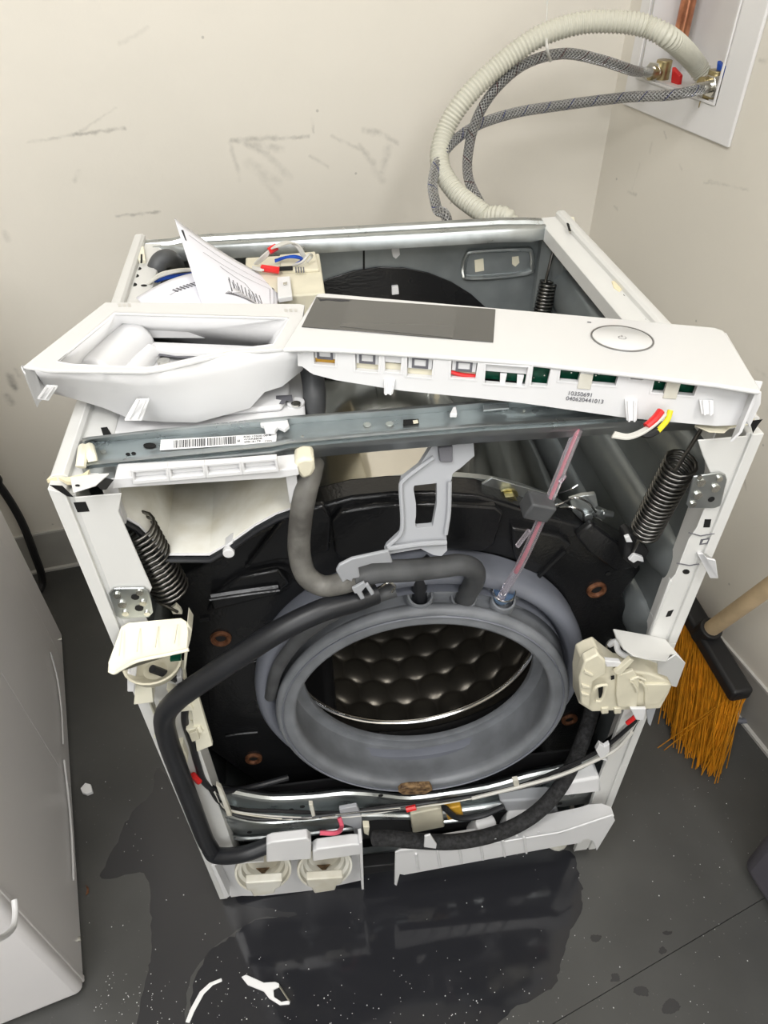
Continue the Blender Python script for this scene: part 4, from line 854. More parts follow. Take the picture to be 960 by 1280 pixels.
obj('cover_flap', MB().prism([P(u, v, 1, y) for u, v, y in ((834, 826, -.036), (845, 818, -.034), (857, 829, -.036), (846, 859, -.030), (840, 858, -.028), (834, 846, -.026), (822, 842, -.020), (822, 826, -.020))], (0, .002, 0)), 'white', dl, bevel=.0006)
obj('latch_hook', MB().tube(YP([(762, 806, .01), (770, 802, .006), (772, 812, .0), (778, 818, -.006), (790, 822, -.012)]), .0035, 8, 6), 'plastic', dl)
obj('latch_wire', MB().tube(YP([(759, 822, .006), (758, 808, .01), (764, 800, .012), (770, 806, .010)]), .0015, 6, 6), 'nickel', dl)
# ---- left: ivory cover, filter neck and lower carrier
ic = obj('hinge_side_cover', MB().prism([P(u, v, 1, y) for u, v, y in ((151, 783, -.004), (160, 778, -.004), (226, 772, -.004), (234, 777, -.006), (236, 790, -.018), (234, 812, -.040), (172, 825, -.042), (143, 842, -.040), (134, 838, -.038), (136, 828, -.034))], (0, .001, -.003)), 'ivory', wm, bevel=.0012)
obj('cover_rim', MB().tube([P(u, v, 1, y) for u, v, y in ((236, 812, -.042), (205, 819, -.043), (172, 826, -.043), (152, 836, -.042), (143, 841, -.041), (136, 838, -.039))], .0018, 8, 4), 'ivory', ic)
obj('side_wall', MB().prism(poly_y([(234, 778), (240, 788), (238, 800), (235, 812), (232, 838), (229, 838), (231, 810)], -.012), (0, .02, 0)), 'ivory', ic, bevel=.0008)
for u in (150, 172, 195, 219):
    a_ = P(u, 822-(u-150)*.22, 1, -.0375); b3 = P(u+4, 790-(u-150)*.1, 1, -.012)
    obj('cover_groove', MB().tube([a_+V((0, 0, .003)), b3+V((0, 0, .003))], .0005, 4, 0), 'cream', ic)
obj('sensor_bowl', MB().lathe([(.002, .0), (.012, .002), (.021, .010), (.024, .020), (.022, .020), (.010, .006), (0, .005)], P(196, 842, 1, -.012), V((0, -.1, 1)), 24, sx=1.2), 'cream', ic)
obj('green_board', MB().box(*sp_box(P(220, 819, 1, -.02), .010, .012, .003)), 'pcb', ic)
obj('white_peg', MB().prism(poly_y([(164, 830), (172, 828), (170, 845), (168, 865), (159, 865), (159, 842), (163, 841)], -.022), (0, .008, 0)), 'plastic', ic, bevel=.001)
ca = obj('lower_carrier', MB().prism(poly_y([(172, 850), (188, 842), (230, 836), (233, 860), (262, 934), (247, 937), (256, 960), (262, 990), (250, 985), (236, 960), (210, 925), (196, 898), (186, 880)], .004), (0, .012, 0)), 'ivory', wm, bevel=.001)
def cpz(nm, L_, y, th, m='ivory', bv=.0008): return obj(nm, MB().prism(poly_y(L_, y), (0, th, 0)), m, ca, bevel=bv)
cpz('carrier_fin', [(170, 852), (188, 846), (192, 878), (167, 881)], -.014, .016); cpz('carrier_fin', [(198, 886), (214, 900), (218, 922), (192, 923)], -.010, .014)
cpz('carrier_fin', [(238, 880), (248, 872), (266, 932), (246, 940)], -.004, .006); cpz('carrier_fin', [(216, 935), (228, 932), (235, 950), (232, 962), (208, 958)], -.010, .012)
cpz('carrier_rib', [(208, 862), (222, 866), (226, 870), (212, 872)], -.008, .012); cpz('carrier_rib', [(218, 880), (238, 882), (242, 888), (226, 890)], -.008, .012); cpz('carrier_rib', [(232, 912), (250, 910), (254, 916), (236, 918)], -.008, .012)
cpz('carrier_rib', [(216, 848), (226, 846), (228, 852), (220, 856)], -.012, .012, 'plastic'); cpz('cable_eye', [(236, 918), (246, 914), (250, 924), (240, 928)], -.012, .006, 'cream')
hose('red_tie', [(241, 969, -.006), (249, 977, -.006)], .004, 'red', n=8, parent=ca)
cpz('carrier_strip', [(248, 985), (258, 984), (287, 1048), (274, 1052)], .002, .004, 'cream')
# ---- bottom rails, wiring, filter housings, kick plate
LU = [262, 300, 340, 390, 430, 470, 510, 560, 610, 660, 705, 745, 775, 795]
def LR(vs, y): return [V((min(q_.x, XF-.006), q_.y, q_.z)) for q_ in [P(u, v, 1, y) for u, v in zip(LU, vs)]]
rr_ = [LR([978, 984, 990, 988, 984, 986, 990, 984, 976, 962, 952, 935, 915, 896], .040),
       LR([982, 990, 996, 994, 990, 992, 996, 990, 982, 968, 958, 941, 920, 900], .022),
       LR([988, 997, 1003, 1001, 997, 998, 1002, 996, 988, 975, 964, 948, 927, 906], .020),
       LR([994, 1006, 1012, 1009, 1004, 1005, 1008, 1003, 996, 984, 972, 957, 938, 918], .032),
       LR([1002, 1014, 1018, 1016, 1011, 1011, 1013, 1008, 1001, 990, 979, 966, 950, 932], .030),
       LR([1010, 1022, 1026, 1022, 1018, 1017, 1018, 1013, 1006, 996, 988, 978, 964, 950], .014),
       LR([1020, 1034, 1033, 1030, 1026, 1024, 1024, 1019, 1012, 1003, 998, 990, 978, 966], .010),
       LR([1032, 1044, 1042, 1038, 1033, 1030, 1028, 1023, 1017, 1010, 1008, 1002, 992, 982], .020)]
lr = obj('lower_rail', MB().loft(rr_), 'galv', wm, smooth=80, solid=.001)
obj('rolled_edge', MB().tube([q_+V((0, -.004, .004)) for q_ in rr_[1]], .0055, 8, 3), 'galv', lr)
obj('rolled_edge', MB().tube([q_+V((0, -.002, 0)) for q_ in rr_[5]], .0045, 8, 3), 'galv', lr)
obj('rolled_edge', MB().tube([q_+V((0, -.004, 0)) for q_ in rr_[7][:9]], .0040, 8, 3), 'galv', lr)
for u, v in ((292, 1010), (378, 1008), (364, 1012), (476, 994), (312, 1040), (700, 1004)):
    obj('rail_hole', MB().cyl(P(u, v, 1, .009), (0, -1, 0), .0035, .0008, 10), 'dark', lr)
obj('rust_crust', MB().prism(poly_y([(498, 990), (502, 986), (512, 984), (538, 983), (541, 988), (532, 993), (504, 994)], -.006), (0, .008, 0)), 'crust', lr, bevel=.001, label='rust encrusted drain slot')
obj('dark_backing_plate', MB().box(X0+.05, X1-.05, .045, .048, .01, .25), 'blackmat', wm, smooth=0)  # added black plate standing in for the shaded interior behind the lower rail
hn = obj('wiring_harness', MB().tube(YP([(262, 985, .0), (275, 1003, .0), (300, 1012, .005), (350, 1014, .005), (420, 1016, .004), (500, 1006, .002), (560, 1000, .0), (640, 985, .0), (700, 962, -.002), (750, 938, -.004), (785, 910, -.006), (800, 896, -.006)]), .0028, 7, 6), 'blackmat', wm)
random.seed(5)
for k, m in enumerate(('wirewhite', 'grimy', 'blackmat', 'hosegrey', 'blackmat')):
    pts = [(268+k, 990+k, -.004), (282, 1010+k, -.004), (320, 1018+k*2, -.004), (380, 1022+random.uniform(-5, 3), -.004), (440, 1020+random.uniform(-5, 3), -.004), (500, 1010+random.uniform(-3, 3), -.004), (560, 1001+random.uniform(-2, 3), -.005), (640, 986+random.uniform(-2, 3), -.005), (690, 972+k, -.006), (740, 950+k, -.008), (780, 925+k, -.008), (798, 900, -.008)]
    obj('wire', MB().tube(YP(pts), .0011, 6, 5), m, hn)
obj('white_cable', MB().tube(YP([(590, 998, -.008), (650, 983, -.010), (700, 969, -.011), (745, 950, -.012), (772, 935, -.012), (790, 915, -.010)]), .0026, 7, 6), 'wirewhite', hn)
for L_ in ([(270, 982), (276, 985), (290, 1020), (284, 1020)], [(386, 1006), (391, 1006), (394, 1020), (390, 1021)], [(641, 976), (648, 975), (650, 984), (643, 985)]):
    obj('cable_tie', MB().prism(poly_y(L_, -.010), (0, .006, 0)), 'grimy', hn, bevel=.0004)
obj('cable_clip', MB().prism(poly_y([(745, 938), (750, 930), (756, 934), (762, 930), (762, 940), (756, 946), (760, 952), (752, 950), (748, 944)], -.014), (0, .006, 0)), 'plastic', hn, bevel=.0006)
obj('red_sleeve', MB().tube(YP([(508, 1012, -.008), (520, 1009, -.008)]), .0042, 8, 0), 'red', hn); obj('red_sleeve', MB().tube(YP([(784, 904, -.010), (796, 894, -.010), (806, 884, -.006)]), .003, 8, 2), 'red', hn)
obj('pink_wire', MB().tube(YP([(424, 1022, -.012), (427, 1034, -.022), (420, 1041, -.036), (400, 1041, -.036)]), .0032, 8, 5), 'pink', hn)
# filter housings
fh = obj('filter_housing', MB().prism(poly_y([(266, 1082), (330, 1064), (452, 1046), (454, 1100), (400, 1112), (330, 1120), (280, 1120)], .0), (0, .004, 0)).prism([P(u, v, 1, y) for u, v, y in ((264, 1082, -.022), (330, 1078, -.022), (330, 1062, 0), (262, 1070, 0))], (0, 0, .003)), 'plastic', wm, bevel=.0008)
def bx4(nm, L_, y, th, m='plastic', bv=.002, par=None): return obj(nm, MB().prism(poly_y(L_, y), (0, th, 0)), m, par or fh, bevel=bv, seg=3)
bx4('filter_cap', [(333, 1056), (340, 1053), (384, 1048), (389, 1052), (389, 1074), (333, 1078)], -.034, .014)
bx4('filter_cap', [(391, 1065), (396, 1062), (440, 1056), (450, 1056), (452, 1060), (453, 1068), (391, 1077)], -.034, .016)
bx4('end_fin', [(449, 1054), (453, 1053), (455, 1112), (452, 1112)], -.034, .020, bv=.0006); bx4('end_fin', [(264, 1082), (268, 1082), (287, 1121), (281, 1123)], -.022, .020, bv=.0006)
for u, v in ((329, 1078), (405, 1074)):
    c = P(u, v, 1, -.014); ax = V((.05, -1, .35)).normalized()
    cup = obj('filter_neck', MB().lathe([(.012, -.010), (.028, -.008), (.028, .000), (.034, .001), (.034, .008), (.040, .009), (.040, .016), (.037, .016), (.036, .010), (.031, .009), (.030, .002), (.025, .001), (.023, -.006), (0, -.007)], c, ax, 36), 'grimy', fh, smooth=35)
    q0 = P(u+2, v+24, 1, -.030)
    bx4('drain_spout', [(u-22, v+26), (u+24, v+23), (u+22, v+31), (u+16, v+33), (u+14, v+39), (u-12, v+43), (u-16, v+36), (u-21, v+34)], -.052, .012, 'grimy')
    bx4('dirt_patch', [(u-9, v+8), (u+8, v+7), (u+3, v+12), (u+1, v+17), (u-3, v+13)], -.020, .001, 'crust', .0002)
bx4('lower_tray', [(452, 1085), (496, 1080), (496, 1088), (452, 1094)], -.006, .02, 'blackmat')
# kick plate
kp = obj('kick_plate', MB().prism([P(u, v, 1, -.040) for u, v in ((494, 1066), (500, 1063), (620, 1054), (700, 1041), (766, 1019), (769, 1026), (746, 1064), (741, 1052), (735, 1049), (729, 1050), (726, 1054), (700, 1058), (505, 1094), (500, 1093), (496, 1108), (493, 1106))], (0, .003, 0)), 'plastic', wm, bevel=.0012)
obj('top_ledge', MB().prism([P(u, v, 1, y) for u, v, y in ((494, 1066, -.040), (620, 1054, -.040), (700, 1041, -.040), (768, 1020, -.040), (764, 1008, -.028), (752, 1004, -.014), (735, 1005, -.008), (700, 1018, -.008), (610, 1032, -.010), (505, 1050, -.014))], (0, 0, -.003)), 'plastic', kp, bevel=.0012)
for k in range(6):
    u = 520+k*27; v = 1075-k*4.2
    obj('stiffening_rib', MB().tube([P(u, v-8, 1, -.041), P(u+3, v+12, 1, -.041)], .0018, 6, 0), 'plastic', kp)
    obj('peg', MB().cyl(P(u+18, v-14, 1, -.0405), (0, -1, 0), .0022, .0012, 8), 'plastic', kp)
# pump compartment
pu = obj('drain_pump', MB().cyl(P(595, 1040, 1, .0), V((.2, -.2, 1)), .016, .05, 20).cyl(P(640, 1034, 1, .0), V((.1, -.2, 1)), .020, .045, 20), 'plastic', wm, bevel=.002)
def pm(nm, L_, y, th, m, bv=.001): return obj(nm, MB().prism(poly_y(L_, y), (0, th, 0)), m, pu, bevel=bv)
pm('pump_frame', [(513, 1018), (552, 1010), (556, 1034), (516, 1042)], .004, .02, 'cream', .002); pm('sensor_body', [(556, 1012), (576, 1008), (580, 1022), (560, 1026)], .0, .015, 'orange', .002)
pm('motor_body', [(440, 1030), (480, 1022), (512, 1020), (516, 1046), (445, 1050)], .01, .02, 'blackmat', .003); pm('bearing_block', [(625, 1002), (690, 998), (700, 1020), (660, 1030), (632, 1014)], .004, .02, 'greyplastic', .003)
pm('plug', [(424, 1012), (446, 1008), (452, 1020), (454, 1050), (446, 1050), (440, 1034), (428, 1030)], -.004, .006, 'greyplastic', .001)
pm('terminal', [(461, 1045), (455, 1042), (454, 1034), (462, 1034)], -.012, .01, 'cream'); pm('reservoir', [(704, 980), (750, 972), (752, 990), (702, 996)], -.002, .03, 'plastic', .004)
obj('pump_hose', MB().tube(YP([(556, 1010, -.004), (572, 1022, -.006), (600, 1020, -.006), (630, 1008, -.004)]), .0045, 10, 6), 'hoseblack', pu)
# ---- electronics module and wiring at the rear left
em = obj('control_module', MB().box(-.150, -.055, .335, .455, .77, .845), 'cream', wm, bevel=.002)
def md(nm, L_, z, th, m='cream', bv=.0008): return obj(nm, MB().prism([P(u, v, 2, z) for u, v in L_], (0, 0, th)), m, em, bevel=bv)
md('raised_lid', [(352, 342), (350, 322), (394, 318), (399, 340)], .845, .004); md('front_block', [(347, 352), (363, 351), (366, 376), (348, 379)], .846, .006, 'plastic')
md('terminal_gap', [(348, 334), (366, 333), (366, 338), (349, 339)], .8492, .0008, 'dark', 0)
for k in range(4): md('printed_rating', [(369+k*3.2, 334), (370.5+k*3.2, 334), (371+k*3.2, 341), (369.5+k*3.2, 341)], .8492, .0003, 'inkgrey', 0)
md('screw', [(354, 354), (359, 353), (359, 356), (354, 357)], .8525, .001, 'nickel', .0003)
def ztube(L_, r, m, nm='wire', par=None): return obj(nm, MB().tube([P(u, v, 2, z) for u, v, z in L_], r, 7, 6), m, par or em)
ztube([(328, 335, .852), (342, 337, .853), (349, 338, .852)], .0045, 'red', 'red_sleeve'); ztube([(336, 314, .868), (346, 308, .872)], .0045, 'red', 'red_sleeve')
for k in range(4):
    ztube([(318+k*1.5, 330, .85), (328+k*2, 320, .862), (338, 312, .870), (348, 305+k, .876), (360+k*2, 302+k*.5, .874), (372+k*1.4, 310, .866), (378+k*1.4, 322, .853)], .0013, 'wirewhite')
    ztube([(316, 333+k, .85), (324, 335+k, .852), (330, 336+k*.6, .852)], .0012, 'wirewhite')
for k in range(2): ztube([(344, 325+k*2, .852), (358, 321+k, .858), (370, 320+k*2, .858), (378, 324+k, .852), (370, 330, .85)], .0014, 'blue')
ztube([(366, 332, .85), (378, 327, .858), (386, 318, .864), (390, 320, .858), (384, 328, .852)], .0016, 'wirewhite')
for k in range(3): ztube([(184+k*2, 356-k*2, .846), (200, 346-k*2, .852), (222, 340-k*1.5, .854), (245, 338-k, .852), (300, 336, .850)], .0013, ('wirewhite', 'wirewhite', 'grimy')[k])
for k in range(3): ztube([(190+k*3, 352, .842), (208, 346+k, .846), (230, 343+k*.6, .846), (250, 340, .84)], .0016, 'blue')
obj('overflow_hose', MB().tube([P(u, v, 2, z) for u, v, z in ((192, 352, .80), (194, 340, .835), (200, 327, .848), (210, 323, .848), (219, 330, .83), (222, 342, .80))], .0115, 16, 6), 'hosegrey', wm)
obj('inner_shelf', MB().box(-.262, -.155, .28, .47, .80, .806), 'grimy', wm, bevel=.001)

# ================================================================== THE LOOSE CONTROL PANEL lying across the machine
FO = V((-.015, .058, .913)); FR = Euler((-.077, .021, -.264)).to_matrix()
fx, fy, fz = FR.col[0].copy(), FR.col[1].copy(), FR.col[2].copy()
def FA(u, v, z=0.): return PN(u, v, FO+fz*z, fz)
def FSk(u, v, y=0.): return PN(u, v, FO+fy*y, fy)
yF = (FA(660, 453)-FO).dot(fy); FO2 = FO+fy*yF
def FV(u, v, y=0.): return PN(u, v, FO2+fy*y, fy)          # on the front skirt
cp_ = empty('control_panel', FO-fz*.05, 'white control panel with black display lying loose across the open machine', 'control panel')
# face with rounded front edge
face = [(353, 436), (396, 367), (404, 366), (640, 386.5), (893, 409), (905, 413), (911, 421), (949, 483), (951, 489), (940, 487.5)]
edge = [(940, 487.5), (900, 481), (820, 471), (660, 453), (500, 441.5), (430, 437), (380, 435), (353, 436)]
fc = obj('face_plate', MB().prism([FA(u, v) for u, v in face+edge[1:-1]], -fz*.004), 'fascia', cp_, bevel=.0016, seg=3)
# front skirt with openings
def loc(p): q_ = p-FO2; return q_.dot(fx), q_.dot(fz)
def W3(x, z, y=0.): return FO2+fx*x+fz*z+fy*y
wins = [((391, 437), (420, 457)), ((443, 442), (474, 465)), ((480, 445), (502, 466)), ((508, 447), (541, 472)), ((563, 452), (596, 474)), ((606, 457), (658, 482)),
        ((665, 458), (686, 483)), ((699, 462), (725, 478)), ((740, 465), (772, 482)), ((786, 470), (806, 475)), ((816, 474), (833, 492)), ((847, 479), (870, 495))]
WL = []
for (u0, v0), (u1, v1) in wins:
    um = (u0+u1)/2; ve = 434+(um-380)*.0643 if um < 660 else 452+(um-660)*.121
    x0 = loc(FV(u0, v0+6))[0]; x1 = loc(FV(u1, v1-4))[0]; zt = loc(FV(um, max(v0, ve+2)))[1]; zb = loc(FV(um, v1))[1]; WL.append((x0, x1, zt, zb))
def zbot(x):
    L_ = [(loc(FV(u, v))) for u, v in ((378, 458), (388, 466), (400, 472), (500, 488), (640, 502), (780, 522), (900, 533), (935, 530))]
    for (xa, za), (xb_, zb_) in zip(L_, L_[1:]):
        if x <= xb_: return za+(zb_-za)*max(0, (x-xa))/(xb_-xa)
    return L_[-1][1]
sk = MB(); xl, xr = loc(FV(372, 450))[0], loc(FV(945, 500))[0]
cuts = [xl]
for w4 in WL: cuts += [w4[0], w4[1]]
cuts.append(xr); TH = fy*.0025
for i in range(len(cuts)-1):
    a, b2 = cuts[i], cuts[i+1]
    if i % 2 == 0:
        n_ = 4 if i in (0, len(cuts)-2) else 1
        for k in range(n_):
            p_, q_ = a+(b2-a)*k/n_, a+(b2-a)*(k+1)/n_
            sk.prism([W3(p_, -.001), W3(q_, -.001), W3(q_, zbot(q_)), W3(p_, zbot(p_))], TH)
    else:
        zt, zb = WL[i//2][2:]
        sk.prism([W3(a, -.001), W3(b2, -.001), W3(b2, min(zt, -.0015)), W3(a, min(zt, -.0015))], TH)
        sk.prism([W3(a, zb), W3(b2, zb), W3(b2, zbot(b2)), W3(a, zbot(a))], TH)
skirt = obj('front_skirt', sk, 'plastic', cp_, smooth=0)
for w4 in WL:
    a, b2, zt, zb = w4; zt = min(zt, -.0015)
    obj('window_surround', MB().ring([W3(a-.001, zt+.0004, -.0004), W3(b2+.001, zt+.0004, -.0004), W3(b2+.001, zb-.001, -.0004), W3(a-.001, zb-.001, -.0004)], [W3(a+.0005, zt, -.0004), W3(b2-.0005, zt, -.0004), W3(b2-.001, zb+.0005, -.0004), W3(a+.001, zb+.0005, -.0004)], fy*.006), 'plastic', skirt, bevel=.0003)
# boards, switches behind the openings
zlow = min(w4[3] for w4 in WL)
obj('circuit_board', MB().prism([W3(WL[5][0]-.01, -.006, .012), W3(WL[11][1]+.01, -.006, .012), W3(WL[11][1]+.01, zlow-.001, .012), W3(WL[5][0]-.01, zlow-.001, .012)], fy*.0016), 'pcb', cp_, smooth=0)
obj('rear_cover', MB().prism([W3(xl+.03, -.004, .02), W3(xr-.01, -.004, .02), W3(xr-.01, zlow+.004, .02), W3(xl+.03, zlow+.004, .02)], fy*.002), 'blackmat', cp_, smooth=0)
for k in (0, 1, 3, 4):
    a, b2, zt, zb = WL[k]; w_ = b2-a; h_ = zt-zb
    o = obj('switch_block', MB().prism([W3(a+w_*.05, zt, .003), W3(b2-w_*.05, zt, .003), W3(b2-w_*.05, zb+h_*.35, .003), W3(a+w_*.05, zb+h_*.35, .003)], fy*.012), 'plastic', cp_, bevel=.0005)
    mx, mz = (a+b2)/2, zb+h_*.68
    obj('switch_rim', MB().ring([W3(mx-.007, mz+.005, .002), W3(mx+.007, mz+.005, .002), W3(mx+.007, mz-.005, .002), W3(mx-.007, mz-.005, .002)], [W3(mx-.005, mz+.003, .002), W3(mx+.005, mz+.003, .002), W3(mx+.005, mz-.003, .002), W3(mx-.005, mz-.003, .002)], fy*.001), 'inkgrey', o, smooth=0)
    obj('ribbon_strip', MB().prism([W3(a, zb+h_*.3, .006), W3(b2, zb+h_*.3, .006), W3(b2, zb, .006), W3(a, zb, .006)], fy*.001), 'orange' if k == 0 else 'cream', cp_, smooth=0)
a, b2, zt, zb = WL[2]; obj('ribbon_strip', MB().prism([W3(a, zb+.006, .006), W3(b2, zb+.006, .006), W3(b2, zb, .006), W3(a, zb, .006)], fy*.001), 'cream', cp_, smooth=0)
obj('switch_block', MB().prism([W3(a, zt, .003), W3(b2, zt, .003), W3(b2, zb+.008, .003), W3(a, zb+.008, .003)], fy*.01), 'plastic', cp_, bevel=.0004)
a, b2, zt, zb = WL[4]; obj('red_wire', MB().tube([W3(a, zb+.004, .004), W3(a+.01, zb+.002, .004), W3(b2, zb+.001, .006)], .0018, 8, 4), 'red', cp_)
a, b2, zt, zb = WL[5]
obj('plug_housing', MB().prism([W3(a, zt, .004), W3(b2, zt, .004), W3(b2, zb+.010, .004), W3(a, zb+.010, .004)], fy*.006), 'plastic', cp_, bevel=.0005)
for k in (.45, .85): obj('connector_pin', MB().prism([W3(a+(b2-a)*(k-.08), zb+.009, .003), W3(a+(b2-a)*(k+.08), zb+.009, .003), W3(a+(b2-a)*(k+.06), zb, .003), W3(a+(b2-a)*(k-.06), zb, .003)], fy*.003), 'plastic', cp_, bevel=.0004)
for k in (6, 7, 8, 10):                                                   # solder points on the board
    a, b2, zt, zb = WL[k]
    for j in range(4): c = W3(random.uniform(a+.002, b2-.002), random.uniform(zb+.002, zt-.002), .0115); obj('solder_point', MB().cyl(c, -fy, .0007, .0006, 6), 'nickel', cp_) if j < 2 else None
for (u, v) in ((732, 474), (840, 486)):
    x_, z_ = loc(FV(u, v)); obj('bridge_post', MB().prism([W3(x_-.0055, -.006, -.0008), W3(x_+.0055, -.006, -.0008), W3(x_+.0055, z_-.009, -.0008), W3(x_-.0055, z_-.009, -.0008)], fy*.003), 'grimy', cp_, bevel=.0004)
# snap tabs hanging below
def tab(u, v, w_, h_, par=cp_, yo=-.002):
    a, b2 = FV(u-w_/2, v, yo), FV(u+w_/2, v, yo); c, d = FV(u+w_/2-2, v+h_, yo), FV(u-w_/2+1, v+h_, yo)
    o = obj('snap_tab', MB().prism([a, b2, c-fy*.006, d-fy*.006], fy*.0022), 'plastic', par, bevel=.0006)
    for k in (.25, .75): obj('tab_rib', MB().tube([a.lerp(b2, k)-fy*.001, d.lerp(c, k)-fy*.007], .0010, 6, 0), 'plastic', o)
tab(487, 475, 14, 14); tab(789, 500, 16, 22); tab(883, 500, 18, 14)
# right end wall
e0, e1_, e2_, e3 = FA(950, 487, -.002), FA(908, 416, -.002), FA(908, 416, -.03), FA(946, 486, -.046)
obj('end_wall', MB().prism([e0, e1_, e1_-fz*.03, e0-fz*.030+fy*.012, e0-fz*.050+fx*-.006, e0-fz*.040-fx*.001], -fx*.0025), 'plastic', cp_, bevel=.0005)
obj('end_leg', MB().prism([FV(938, 488, -.001), FV(952, 490, -.001), FV(951, 505, -.001), FV(937, 535, -.001), FV(931, 523, -.001), FV(930, 521, -.001)], fy*.002), 'plastic', cp_, bevel=.0005)
# display and dial
ds = [(395.5, 371.5), (619.5, 387), (616.5, 428.5), (377, 409)]
disp = obj('display', MB().prism([FA(u, v, .0002) for u, v in ds], fz*.0006), 'glassblack', cp_, bevel=.0003, label='dark glass display strip')
M['glass2'] = mat('lighter_display_glass', (.066, .066, .063), .18, coat=.3)
obj('display_lighter_quad', MB().prism([FA(u, v, .0009) for u, v in ((437, 375.5), (572, 384.8), (566, 422.5), (425, 408))], fz*.0001), 'glass2', disp, smooth=0)  # slightly lighter quad over the middle of the display
obj('torn_film', MB().prism([FA(u, v, .0009) for u, v in ((397, 372), (402, 374), (425, 373.5), (440, 376), (425, 376.5), (408, 375), (400, 376))], fz*.0002), 'ink', disp, smooth=0)
ca_ = FA(777.5, 423.5); rx = (FA(815.5, 424)-FA(739, 423)).length/2
dl_ = obj('dial_ring', MB().lathe([(rx*.955, .0002), (rx*.955, .0012), (rx, .0012), (rx, .0002)], ca_, fz, 64), 'ring', cp_)
obj('dial_cap', MB().lathe([(0, .0010), (rx*.93, .0010), (rx*.95, .0006), (rx*.955, .0002)], ca_, fz, 64), 'fascia', cp_, smooth=60)
obj('power_symbol', MB().lathe([(.0031, .0012), (.0036, .0012)], ca_, fz, 24, a0=-60, a1=240).prism([ca_+fz*.0012+fy*.0012-fx*.0003, ca_+fz*.0012+fy*.0012+fx*.0003, ca_+fz*.0012+fy*.0048+fx*.0003, ca_+fz*.0012+fy*.0048-fx*.0003], fz*.0001), 'ink', cp_, smooth=0)
obj('indicator_mark', MB().prism([FA(734, 402, .0003), FA(739, 402.5, .0003), FA(739, 403.5, .0003), FA(734, 403, .0003)], fz*.0001), 'inkgrey', cp_, smooth=0)
tx0 = FV(711, 492, -.0006); tx1 = FV(709, 500, -.0006); tdir = FV(760, 499, -.0006)-FV(709, 494, -.0006)
text('printed_code', '10350691', .0053, FV(709, 493.5, -.0006), tdir, fz, 'inkgrey', cp_); text('printed_code', '040620441013', .0053, FV(707, 500, -.0006), tdir, fz, 'inkgrey', cp_)
# detergent drawer frame, left part
ZR = -.006
outer = [(28, 458), (60, 462.5), (183, 464), (205, 461), (290, 440), (356, 436), (378, 400), (381, 381), (375, 379.5), (131, 377.5)]
inner = [(70, 452), (90, 456), (183, 460), (203, 457), (285, 438), (342, 431), (357, 406), (362, 398), (358, 397), (143, 391)]
fO = [FA(u, v, ZR) for u, v in outer]; fI = [FA(u, v, ZR) for u, v in inner]
frm = obj('drawer_frame', MB().ring(fO, fI, -fz*.003), 'fascia', cp_, bevel=.001, seg=3)
cI = sum(fI, V())/len(fI)
low = [FA(u, v, -.055) for u, v in [(112, 462), (120, 490), (183, 500), (210, 500), (290, 480), (330, 462), (335, 450), (330, 441), (325, 439), (165, 424)]]
well = MB().loft([fI, low], close=True); well.poly(low)
wl = obj('drawer_well', well, 'plastic', cp_, smooth=25, solid=.0022)
obj('raised_roll', MB().tube([FA(118, 474, -.050), FA(172, 424, -.044)], .021, 24, 0), 'plastic', wl, bevel=.005, seg=3)
obj('raised_roll', MB().tube([FA(160, 474, -.052), FA(190, 440, -.050)], .010, 16, 0), 'plastic', wl, bevel=.003)
obj('step_ledge', MB().prism([FA(u, v, -.050) for u, v in ((178, 434), (300, 439), (345, 442), (300, 447), (220, 447), (176, 440))], fz*.007), 'plastic', wl, bevel=.002)
obj('drain_slot', MB().prism([FA(u, v, -.0495) for u, v in ((180, 439), (238, 443), (244, 447), (228, 448), (184, 443))], fz*.0006), 'inkgrey', wl, smooth=0)
obj('stud', MB().cyl(FA(205, 455, -.050), fz, .006, .004, 14), 'nickel', wl)
for L_ in ([(147, 379.5), (168, 379.5), (168, 384), (145, 384)], [(355, 386), (371, 386), (371, 390.5), (352, 390.5)]):
    for k in range(3): q0 = (L_[0][0]+k*6, L_[0][1]); obj('moulded_mark', MB().prism([FA(q0[0], q0[1], ZR+.0001), FA(q0[0]+4, q0[1], ZR+.0001), FA(q0[0]+5, q0[1]+4, ZR+.0001), FA(q0[0]+1, q0[1]+4, ZR+.0001)], fz*.0001), 'seam', frm, smooth=0)
# outer front wall of the drawer well
tops = [FA(u, v, ZR-.002) for u, v in ((44, 463), (80, 464), (130, 464.5), (183, 465), (205, 463), (245, 452), (290, 443), (330, 439), (358, 438), (378, 441))]
bots = [(64, 490), (92, 497), (128, 508), (165, 523), (205, 526), (246, 527), (312, 509), (330, 489), (352, 482), (377, 462)]
BZ = [-.050, -.054, -.060, -.066, -.067, -.067, -.062, -.052, -.048, -.034]
bt_ = [FA(u, v, z) for (u, v), z in zip(bots, BZ)]
mid_ = [t.lerp(b2, .55)-fy*.001 for t, b2 in zip(tops, bt_)]
und = [q_+fy*.09-fz*.002 for q_ in bt_]
obj('well_front', MB().loft([tops, [t.lerp(m_, .5)-fy*.0 for t, m_ in zip(tops, mid_)], mid_, bt_, und]), 'plastic', cp_, smooth=22, solid=.002)
obj('end_wall', MB().prism([FA(26, 458, ZR-.001), FA(27, 462, ZR-.001), FA(31, 468, -.010), FA(46, 510, -.05), FA(52, 495, -.047), FA(44, 464, -.01)], fy*.002), 'plastic', cp_, bevel=.0005)
obj('end_wall', MB().prism([FA(29, 461, ZR-.002), FA(131, 379, ZR-.002), FA(131, 379, ZR-.002)-fz*.03, FA(45, 505, -.048)], fx*.002), 'plastic', cp_, bevel=.0005)
